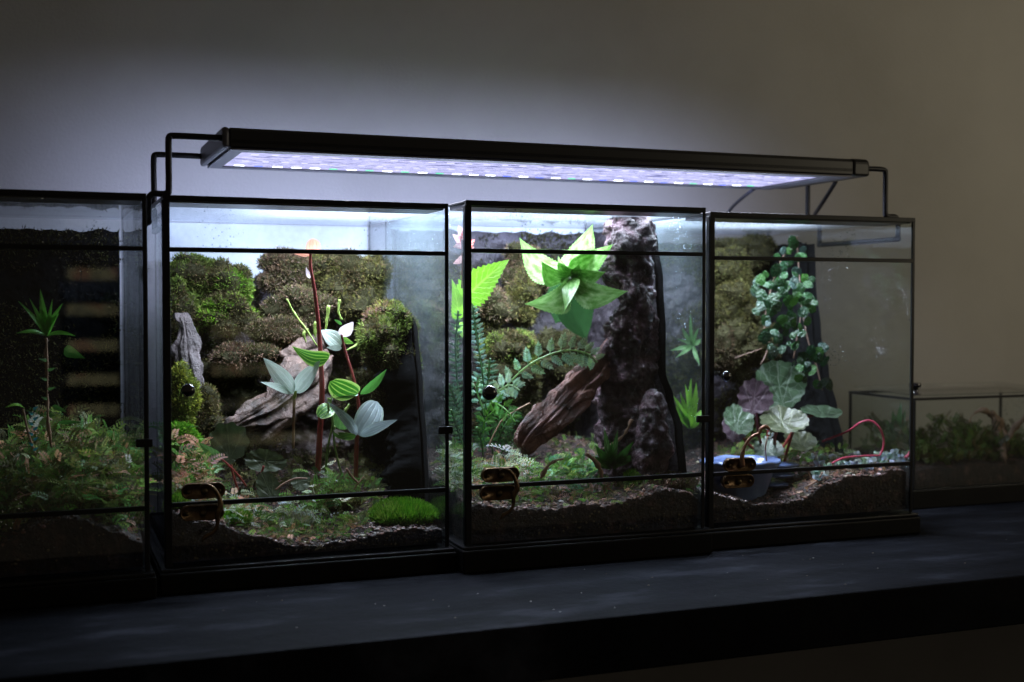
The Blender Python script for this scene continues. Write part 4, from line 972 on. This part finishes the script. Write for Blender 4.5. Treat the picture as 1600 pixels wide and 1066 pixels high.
# terrarium A plants
t = thing('leafy_stem_plant', 'slender stem with a fresh green leaf rosette on top in the leftmost terrarium', 'plant', P(75, 700, 1.06))
addstem(t, [(85, 720, 1.06), (76, 670, 1.05), (74, 600, 1.05), (72, 528, 1.05)], [1.8, 2.2, 2.4, 2.6], 'browntwig', amp=.0015)
for e, w, r in (((63, 452), 12, 0), ((28, 470), 7, 20), ((98, 474), 9, -20), ((46, 466), 7, 10), ((92, 490), 14, -30), ((54, 498), 9, 30), ((82, 467), 7, 0), ((25, 521), 11, 50), ((118, 525), 11, -50), ((66, 480), 12, 0), ((76, 490), 12, 10)):
    addleaf(t, 'brightnarrow', (72, 525, 1.05), (e[0], e[1], 1.04), w, shape='lance', fold=.2, roll=r, bend=.12, na=14)
for e in ((60, 560), (88, 575), (62, 590), (88, 605), (64, 620)): addleaf(t, 'greenplain', (74, e[1]+4, 1.05), (e[0], e[1], 1.04), 5, shape='lance')
t = thing('arching_plant', 'dim trailing plant with curved leaves left of the tall stem in the leftmost terrarium', 'plant', P(45, 700, 1.04))
addstem(t, [(60, 760, 1.04), (58, 720, 1.04), (45, 680, 1.035), (36, 640, 1.03)], 2, 'browntwig')
addleaf(t, 'fern', (40, 640, 1.03), (8, 637, 1.02), 9, shape='lance', roll=60, bend=.2); addleaf(t, 'narrow', (100, 545, 1.12), (133, 560, 1.11), 22, shape='acute', roll=10); addleaf(t, 'narrow', (90, 660, 1.09), (130, 660, 1.08), 7, shape='lance'); addleaf(t, 'narrow', (82, 634, 1.06), (104, 644, 1.05), 8, shape='lance')
LM['blue'] = leafmat('iridescent_blue_leaf', (.05,.35,.42), (.1,.5,.6), 'none', rough=.2, trans=.1)
for i in range(9): addleaf(t, 'blue', (52, 640+i*8, 1.03), (52+(-8 if i % 2 else 8), 635+i*8, 1.025), 5, shape='lance', na=5)

# ground cover (nobody could count it)
def ground_cover(hf, label, areas, seed, name='ground_cover'):
    rng = random.Random(seed); mb = MB()
    for (u0, u1, Ya, Yb, n, ln, cols, hgt_) in areas:
        for _ in range(n):
            Y = rng.uniform(Ya, Yb); u = rng.uniform(u0, u1); X = LX(u, Y); h0 = hf(X, Y)
            p = W(X, Y, h0+rng.random()**1.3*hgt_); col = jit(rng.choice(cols), rng, .3)
            d = Vector((rng.gauss(0,.8), rng.gauss(0,.6)-.3, rng.uniform(.1, 1.2))).normalized(); L_ = ln*rng.uniform(.6, 1.4)
            e = p+d*L_; nn = d.orthogonal().normalized(); nn.rotate(Matrix.Rotation(rng.uniform(0, 6.3), 3, d))
            m_ = rng.randint(5, 8)
            for j in range(m_):
                tt = (j+.5)/m_; q = p.lerp(e, tt)-Vector((0, 0, tt*tt*L_*.35)); lw = L_*.30*(1-.5*tt)
                for sg in (-1, 1):
                    s = (nn*sg+d*.6).normalized()*lw; w = d*lw*.28
                    mb.add([q, q+s*.5+w, q+s, q+s*.5-w], [(0, 1, 2, 3)], col=jit(col, rng, .2))
    return tag(mb.build(name, M['foliage'], colors=True), label, 'ground cover', kind='stuff')
gr = [(.15,.32,.06), (.24,.36,.09), (.10,.22,.06)]; pk = [(.60,.34,.22), (.66,.42,.32), (.48,.27,.16)]; wh = [(.66,.70,.60), (.56,.64,.46)]; ol = [(.13,.14,.05), (.10,.12,.04), (.18,.17,.08)]
ground_cover(hB, 'mixed spikemoss and tiny creeping plants on the soil under the driftwood', [
    (268, 330, 1.03, 1.10, 260, .013, gr+pk, .05), (268, 400, 1.015, 1.06, 260, .010, pk+wh+gr, .022), (380, 480, 1.02, 1.10, 200, .010, gr+ol+wh, .012), (470, 600, 1.03, 1.15, 260, .011, ol+gr, .012), (300, 600, 1.10, 1.22, 300, .012, ol, .012), (480, 530, 1.05, 1.10, 60, .014, gr+wh, .04), (330, 570, 1.006, 1.05, 420, .007, ol+gr+pk, .005)], 21)
ground_cover(hC, 'mixed spikemoss, twigs and pale sprigs on the soil under the rosette plant', [
    (740, 830, 1.01, 1.09, 330, .012, gr+pk+wh+[(.22,.4,.08)], .022), (690, 740, 1.02, 1.10, 160, .012, gr+wh, .035), (830, 960, 1.03, 1.12, 260, .011, gr+[(.08,.25,.12)], .016), (780, 810, 1.05, 1.07, 40, .014, wh, .035), (850, 1030, 1.1, 1.2, 200, .01, ol+gr, .01), (740, 1090, .995, 1.04, 480, .007, ol+gr+pk, .005)], 22)
ground_cover(hD, 'low mixed creeping foliage between the pot and the round leaved plant', [
    (1180, 1320, 1.05, 1.16, 260, .010, gr+ol, .012), (1115, 1200, 1.10, 1.2, 160, .012, gr+ol, .02), (1230, 1410, 1.008, 1.06, 260, .006, ol+pk, .004)], 23)
ground_cover(hA, 'tangled dim foliage filling the lower half of the leftmost terrarium', [
    (-60, 215, 1.01, 1.16, 2400, .014, gr+ol+pk[:1]+[(.26,.34,.08), (.3,.34,.12)], .050), (-60, 215, 1.0, 1.05, 300, .012, gr+ol, .02)], 24)

# ---------------------------------------------------------------- terrarium D plants
t = thing('strawberry_begonia', 'plant with round white veined leaves behind the raised brass hook', 'plant', P(1200, 715, 1.10))
adddisk(t, 'round', (1218, 602, 1.10), 34, 33, rot=-5, tilt=12, seed=1, ns=17, scal=.035)
adddisk(t, 'roundp', (1179, 621, 1.08), 24, 23, rot=10, tilt=15, seed=2, ns=13, scal=.06)
adddisk(t, 'roundo', (1222, 659, 1.06), 30, 16, rot=0, tilt=55, seed=3, ns=14, notch=.0)
adddisk(t, 'roundo', (1241, 658, 1.061), 18, 14, rot=-6, tilt=55, seed=8, ns=14)
adddisk(t, 'round', (1154, 656, 1.09), 22, 19, rot=25, tilt=40, seed=4, ns=12)
adddisk(t, 'roundp', (1148, 667, 1.10), 18, 20, rot=20, tilt=35, seed=5, ns=12)
adddisk(t, 'round', (1284, 644, 1.07), 27, 6, rot=2, tilt=78, seed=6, ns=18, scal=.03, cup=.05)
adddisk(t, 'roundo', (1250, 690, 1.10), 22, 12, rot=5, tilt=55, seed=7)
adddisk(t, 'round', (1200, 703, 1.08), 20, 12, rot=-5, tilt=55, seed=9)
for pts in ([(1215, 720, 1.09), (1210, 690, 1.08), (1215, 668, 1.065)], [(1225, 722, 1.10), (1234, 690, 1.08), (1240, 672, 1.065)], [(1220, 720, 1.1), (1200, 680, 1.09), (1216, 632, 1.10)], [(1210, 720, 1.1), (1188, 690, 1.09), (1181, 640, 1.08)], [(1220, 705, 1.08), (1250, 660, 1.075), (1272, 648, 1.07)], [(1195, 715, 1.1), (1165, 690, 1.1), (1156, 668, 1.09)]):
    addstem(t, pts, 1.9, 'redstem', 'stalk')
t = thing('plant_runner', 'shiny pink red runner looping above the small white plants', 'runner', P(1300, 705, 1.04))
addstem(t, [(1284, 690, 1.07), (1310, 680, 1.06), (1328, 672, 1.05), (1345, 660, 1.04), (1362, 658, 1.035), (1375, 670, 1.03), (1381, 688, 1.03), (1379, 703, 1.03), (1374, 713, 1.03)], 1.35, 'runner')
addstem(t, [(1300, 724, 1.02), (1318, 716, 1.025), (1345, 713, 1.03), (1374, 712, 1.03)], 1.4, 'runner'); addstem(t, [(1415, 716, 1.02), (1420, 710, 1.02), (1421, 705, 1.02)], [2.5, 2, 1], 'runner')
addstem(t, [(1285, 738, 1.01), (1278, 750, 1.01), (1262, 760, 1.01)], 1.2, 'browntwig')
def vine():
    t = thing('creeping_vine', 'hanging vine of glossy puckered dark green leaves down the mossy wall', 'vine', P(1230, 375, 1.13)); rng = random.Random(8)
    for pts in ([(1245, 370, 1.17), (1248, 420, 1.15), (1252, 480, 1.13), (1245, 530, 1.12), (1240, 560, 1.12)], [(1235, 380, 1.17), (1215, 420, 1.15), (1200, 470, 1.14), (1195, 520, 1.13), (1215, 552, 1.12)],
                [(1252, 480, 1.13), (1262, 530, 1.11), (1275, 570, 1.10), (1285, 610, 1.09)], [(1190, 545, 1.12), (1170, 552, 1.12), (1148, 560, 1.12)], [(1200, 545, 1.11), (1194, 560, 1.10), (1188, 570, 1.10)]):
        addstem(t, pts, .9, 'vinestem')
    L0 = [(1213,424,15),(1232,410,12),(1226,448,14),(1188,438,12),(1203,446,10),(1190,462,13),(1206,468,14),(1218,442,12),(1239,446,10),(1250,450,13),(1190,478,12),(1206,486,13),(1232,470,13),(1241,472,12),(1254,468,13),(1262,462,11),(1263,474,10),(1214,478,11),
          (1197,502,12),(1222,500,12),(1238,498,11),(1262,503,10),(1213,512,11),(1194,528,14),(1204,520,11),(1216,530,12),(1252,520,11),(1209,550,12),(1221,546,10),(1244,540,11),(1256,558,13),(1278,552,13),(1289,566,13),(1266,578,14),(1270,560,10),(1249,592,11),(1286,600,15),(1245,425,11),(1258,436,10),(1240,385,14),(1252,400,12),(1224,392,9),(1254,488,12),(1246,462,10),(1228,520,9),(1180,452,9),(1262,444,10),(1250,575,9)]
    L0 = L0+[(u+rng.uniform(-12, 12), v+rng.uniform(-10, 10), r*rng.uniform(.6, .9)) for _ in range(2) for u, v, r in L0 if rng.random() < .75]
    mb = MB()
    for (u, v, r) in L0:
        Y = 1.075+.10*max(0, min(1, (570-v)/200))*rng.uniform(.6, 1); Y -= .015*rng.random()
        px = PX(Y, u); rr = r*px*.68; q = Matrix.Rotation(R(rng.uniform(-70, 70)), 3, VB); ri = q @ VR; up = q @ VU
        ri = Matrix.Rotation(R(rng.uniform(-45, 45)), 3, up) @ ri; up = Matrix.Rotation(R(rng.uniform(-28, 25)), 3, ri) @ up
        c = P(u, v, Y); n = ri.cross(up).normalized(); K = 34; RG = 9; g = rng.random()
        base = mixc((.012,.045,.015), (.05,.15,.025), g**4) if rng.random() > .2 else (.03,.06,.042)
        vs = [c]; 
        for gg in range(1, RG+1):
            for k_ in range(K):
                th = 2*math.pi*k_/K; s = gg/RG; e = (1-.25*math.exp(-((th-1.5*math.pi)/.35)**2))*(1+.10*math.exp(-((th-.5*math.pi)/.3)**2))
                x, y = math.cos(th)*s*e*.85, math.sin(th)*s*e
                z = -.12*s*s+.07*noise.noise(Vector((x*4+u, y*4+v, 0)))+.045*noise.noise(Vector((x*9+v, y*9+u, 3)))-.07*math.exp(-(x/.09)**2)
                vs.append(c+ri*x*rr+up*y*rr+n*z*rr*.8)
        fs = [(0, 1+k_, 1+(k_+1) % K) for k_ in range(K)]
        for gg in range(RG-1):
            for k_ in range(K):
                a = 1+gg*K+k_; b = 1+gg*K+(k_+1) % K; fs.append((a, a+K, b+K, b))
        mb.add(vs, fs, col=jit(base, rng, .2))
    mb.build('foliage', M['gloss_foliage'], t, smooth=True, colors=True)
vine()
def sedum():
    t = thing('sedum_patch', 'patch of tiny bluish white succulents under the pink runner', 'plant', G(hD, 1340, 1.03)); rng = random.Random(31); mb = MB()
    for _ in range(60):
        Y = rng.uniform(1.012, 1.07); u = rng.uniform(1262, 1418); c = G(hD, u, Y, rng.uniform(.002, .011)); cc = rng.choice([(.45,.58,.58), (.5,.55,.66), (.35,.5,.38), (.6,.66,.66)])
        for j in range(11):
            a = rng.uniform(0, 6.3); d = Vector((math.cos(a), math.sin(a), rng.uniform(.1, 1.3))).normalized(); leaf(mb, c, c+d*rng.uniform(.004, .007), .0030, shape='oval', na=4, nx=3, fold=.2, col=jit(cc, rng, .15))
    mb.build('foliage', M['foliage'], t, smooth=True, colors=True)
sedum()
t = thing('seedling', 'tiny white flowered sprig standing just right of the raised hook', 'plant', P(1198, 722, 1.03)); rng = random.Random(3)
addstem(t, [(1198, 722, 1.03), (1196, 700, 1.03), (1200, 682, 1.03)], 1.1, 'browntwig'); mb = MB()
for i in range(9):
    a = rng.uniform(0, 6.3); c = P(1201+rng.uniform(-5, 5), 682+rng.uniform(-7, 5), 1.03); leaf(mb, c, c+Vector((math.cos(a)*.003, -.001, math.sin(a)*.003)), .0016, shape='oval', na=4, nx=2, col=(.6,.65,.6))
mb.build('foliage', M['foliage'], t, colors=True)

def pot():
    c0 = P(1158, 722, 1.045); px = PX(1.06, 1158); t = thing('ceramic_pot', 'pale blue glazed ceramic dish on a flared foot behind the open latch', 'pot', P(1165, 800, 1.06))
    mb = MB(); K = 48
    pr = [(30, 36, .0), (50, 3, 0), (57, -1, 0), (54, -4, 0), (46, 2, 0), (44, 14, 0), (40, 28, 0), (34, 42, 0), (32, 52, 0), (36, 62, 0), (44, 74, 0), (52, 84, 0)]
    inner = [(2, 10), (34, 9), (46, 4), (51, -1), (56, -4), (58, 0), (53, 5), (47, 14), (42, 26), (37, 38), (33, 50), (35, 60), (41, 70), (50, 80), (52, 86)]
    vs = []
    for r_, dz in inner:
        for q in range(K):
            th = 2*math.pi*q/K; rr = r_*px*(1+.03*math.sin(5*th)+.015*math.sin(17*th+dz)); vs.append(c0+Vector((rr*math.cos(th), rr*.72*math.sin(th), -dz*px+.0006*math.sin(9*th))))
    fs = [(a*K+q, (a+1)*K+q, (a+1)*K+(q+1) % K, a*K+(q+1) % K) for a in range(len(inner)-1) for q in range(K)]; fs.append(tuple(range(K)))
    mb.add(vs, fs); mb.build('bowl', M['blueglaze'], t, smooth=True)
    mb = MB()      # three shelf-like fins on the right side
    for (uu, vv, rw) in ((1222, 727, 26), (1222, 742, 20), (1212, 757, 20)):
        c = P(uu, vv, 1.05); blob(mb, c, (rw*px, 15*px, 4.2*px), .12, 60, ICO4)
    mb.build('fin', M['blueglaze'], t, smooth=True)
pot()

# ---------------------------------------------------------------- contents of the low tank
def low_tank_inside():
    X0, X1, Y0, Y1 = .909, 1.140, 1.115, 1.233
    rng = random.Random(77)
    vs = []; nx, ny = 70, 40
    def hh(X, Y): return -.186+.014*(Y-Y0)/(Y1-Y0)+.006*fbm((X*S, Y*S, 9), 25)
    mb = MB()
    for j in range(ny+1):
        for i in range(nx+1):
            X = X0+.004+(X1-X0-.008)*i/nx; Y = Y0+.004+(Y1-Y0-.008)*j/ny; vs.append(W(X, Y, hh(X, Y)))
    fs = [(j*(nx+1)+i, j*(nx+1)+i+1, (j+1)*(nx+1)+i+1, (j+1)*(nx+1)+i) for j in range(ny) for i in range(nx)]
    b = len(vs)
    rim = [i for i in range(nx+1)]+[j*(nx+1)+nx for j in range(1, ny+1)]+[ny*(nx+1)+i for i in range(nx-1, -1, -1)]+[j*(nx+1) for j in range(ny-1, 0, -1)]
    vs += [Vector((vs[q].x, vs[q].y, W(0, 0, -.2063).z)) for q in rim]
    fs += [(rim[i], b+i, b+(i+1) % len(rim), rim[(i+1) % len(rim)]) for i in range(len(rim))]
    mb.add(vs, fs); tag(mb.build('soil', M['soil'], smooth=True), 'dark soil in the low tank at the right edge', 'soil', kind='stuff')
    mb = MB()
    for _ in range(1500):
        X = rng.uniform(X0+.008, X1-.008); Y = rng.uniform(Y0+.012, Y1-.01); d = Vector((rng.gauss(0,.7), rng.gauss(0,.7), rng.uniform(.3, 1.2))).normalized()
        p = W(X, Y, hh(X, Y)+rng.random()*(.024+.014*math.sin(X*55+1))); L_ = rng.uniform(.006, .013); e = p+d*L_; nn = d.orthogonal().normalized(); nn.rotate(Matrix.Rotation(rng.uniform(0, 6), 3, d)); col = jit(rng.choice([(.10,.16,.03), (.07,.11,.025), (.15,.18,.05), (.13,.10,.05)]), rng)
        for j in range(5):
            q = p.lerp(e, j/5); lw = L_*.3
            for sg in (-1, 1):
                s = (nn*sg+d*.6).normalized()*lw; w = d*lw*.4; mb.add([q, q+s*.5+w, q+s, q+s*.5-w], [(0, 1, 2, 3)], col=col)
    tag(mb.build('ground_cover', M['foliage'], colors=True), 'dim green moss and creeping plants filling the low tank', 'ground cover', kind='stuff')
    wood('driftwood', 'dark forked driftwood stump with a curved side branch in the low tank', [P(1578, 745, 1.15), P(1572, 715, 1.15), P(1568, 690, 1.15), P(1560, 662, 1.15), P(1548, 645, 1.15)], [16*px1, 15*px1, 12*px1, 13*px1, 5*px1], 'woodlight', seed=15,
         extra=[([P(1553, 652, 1.15), P(1535, 641, 1.15), P(1520, 648, 1.15), P(1514, 660, 1.15)], [5*px1, 3*px1, 2*px1, 1*px1]), ([P(1570, 690, 1.15), P(1588, 665, 1.14), P(1612, 640, 1.13)], [9*px1, 7*px1, 5*px1]), ([P(1566, 702, 1.13), P(1570, 715, 1.12), P(1571, 726, 1.12)], [9*px1, 6*px1, 1.5*px1])])
    t = thing('leafy_plant', 'blurred green shoot seen through the left side of the low tank', 'plant', P(1400, 700, 1.19))
    for e in ((1408, 628), (1395, 640), (1415, 640), (1385, 655), (1420, 655)): addleaf(t, 'greenplain', (1400, 690, 1.19), (e[0], e[1], 1.19), 9, shape='lance')
low_tank_inside()

rng = random.Random(55); mb = MB()
for _ in range(34):
    u = rng.uniform(300, 1590); y = rng.uniform(.83, .97); c = W(LX(u, y), y, -H+.0002); r = rng.uniform(.0002, .0006)
    blob(mb, c, (r*rng.uniform(1, 2.5), r, r*.6), .3, 300, ICO1, col=rng.choice([(.35,.33,.3), (.5,.48,.45), (.2,.15,.1)]))
tag(mb.build('dust_specks', M['crumb'], colors=True), 'scattered pale dust specks on the front of the black shelf', 'dust', kind='stuff')

# ---------------------------------------------------------------- window blind behind the camera, mirrored in the front glass
def blind(label, x0, x1, zs, sh_, xs=None):
    t = thing('window_blind', label, 'window blind', (x0, -2.0, min(zs)), 'slatted window blinds reflected in the glass')
    m, nt_, N, L, bs = nt('dusk_window'); N.remove(bs); em = N.new("ShaderNodeEmission"); tc = N.new("ShaderNodeTexCoord"); n = N.new("ShaderNodeTexNoise"); n.inputs["Scale"].default_value = 16
    L.new(tc.outputs["Object"], n.inputs["Vector"]); L.new(ramp(nt_, n.outputs[0], [(.35, (.18,.17,.13)), (.55, (.75,.68,.36)), (.7, (.75,.42,.26))]), em.inputs[0]); em.inputs[1].default_value = .6
    L.new(em.outputs[0], N["Material Output"].inputs[0])
    mb = MB(); mb.box((x0, -2.05, min(zs)-sh_*.6), (x1, -2.04, max(zs)+sh_*.6)); mb.build('window_pane', m, t)
    zz = sorted(zs); ed = [zz[0]-sh_*1.5]+zz+[zz[-1]+sh_*1.5]
    for a, b in zip(zz, zz[1:]):
        mb = MB(); mb.box((x0-.02, -2.03, a+sh_*.5), (x1+.02, -2.01, b-sh_*.5)); mb.build('slat', M['knob'], t)
blind('warm lit window seen between dark slats, mirrored in the leftmost terrarium', .085, .225, [.2057-(v-475)/1927*3.7 for v in (430, 484, 538, 590, 636)], .032)
blind('wide warm lit window seen between dark slats, mirrored in the red stemmed plant terrarium', .50, .82, [.2057-(v-475)/1927*3.75 for v in (520, 578, 632, 688)], .034)
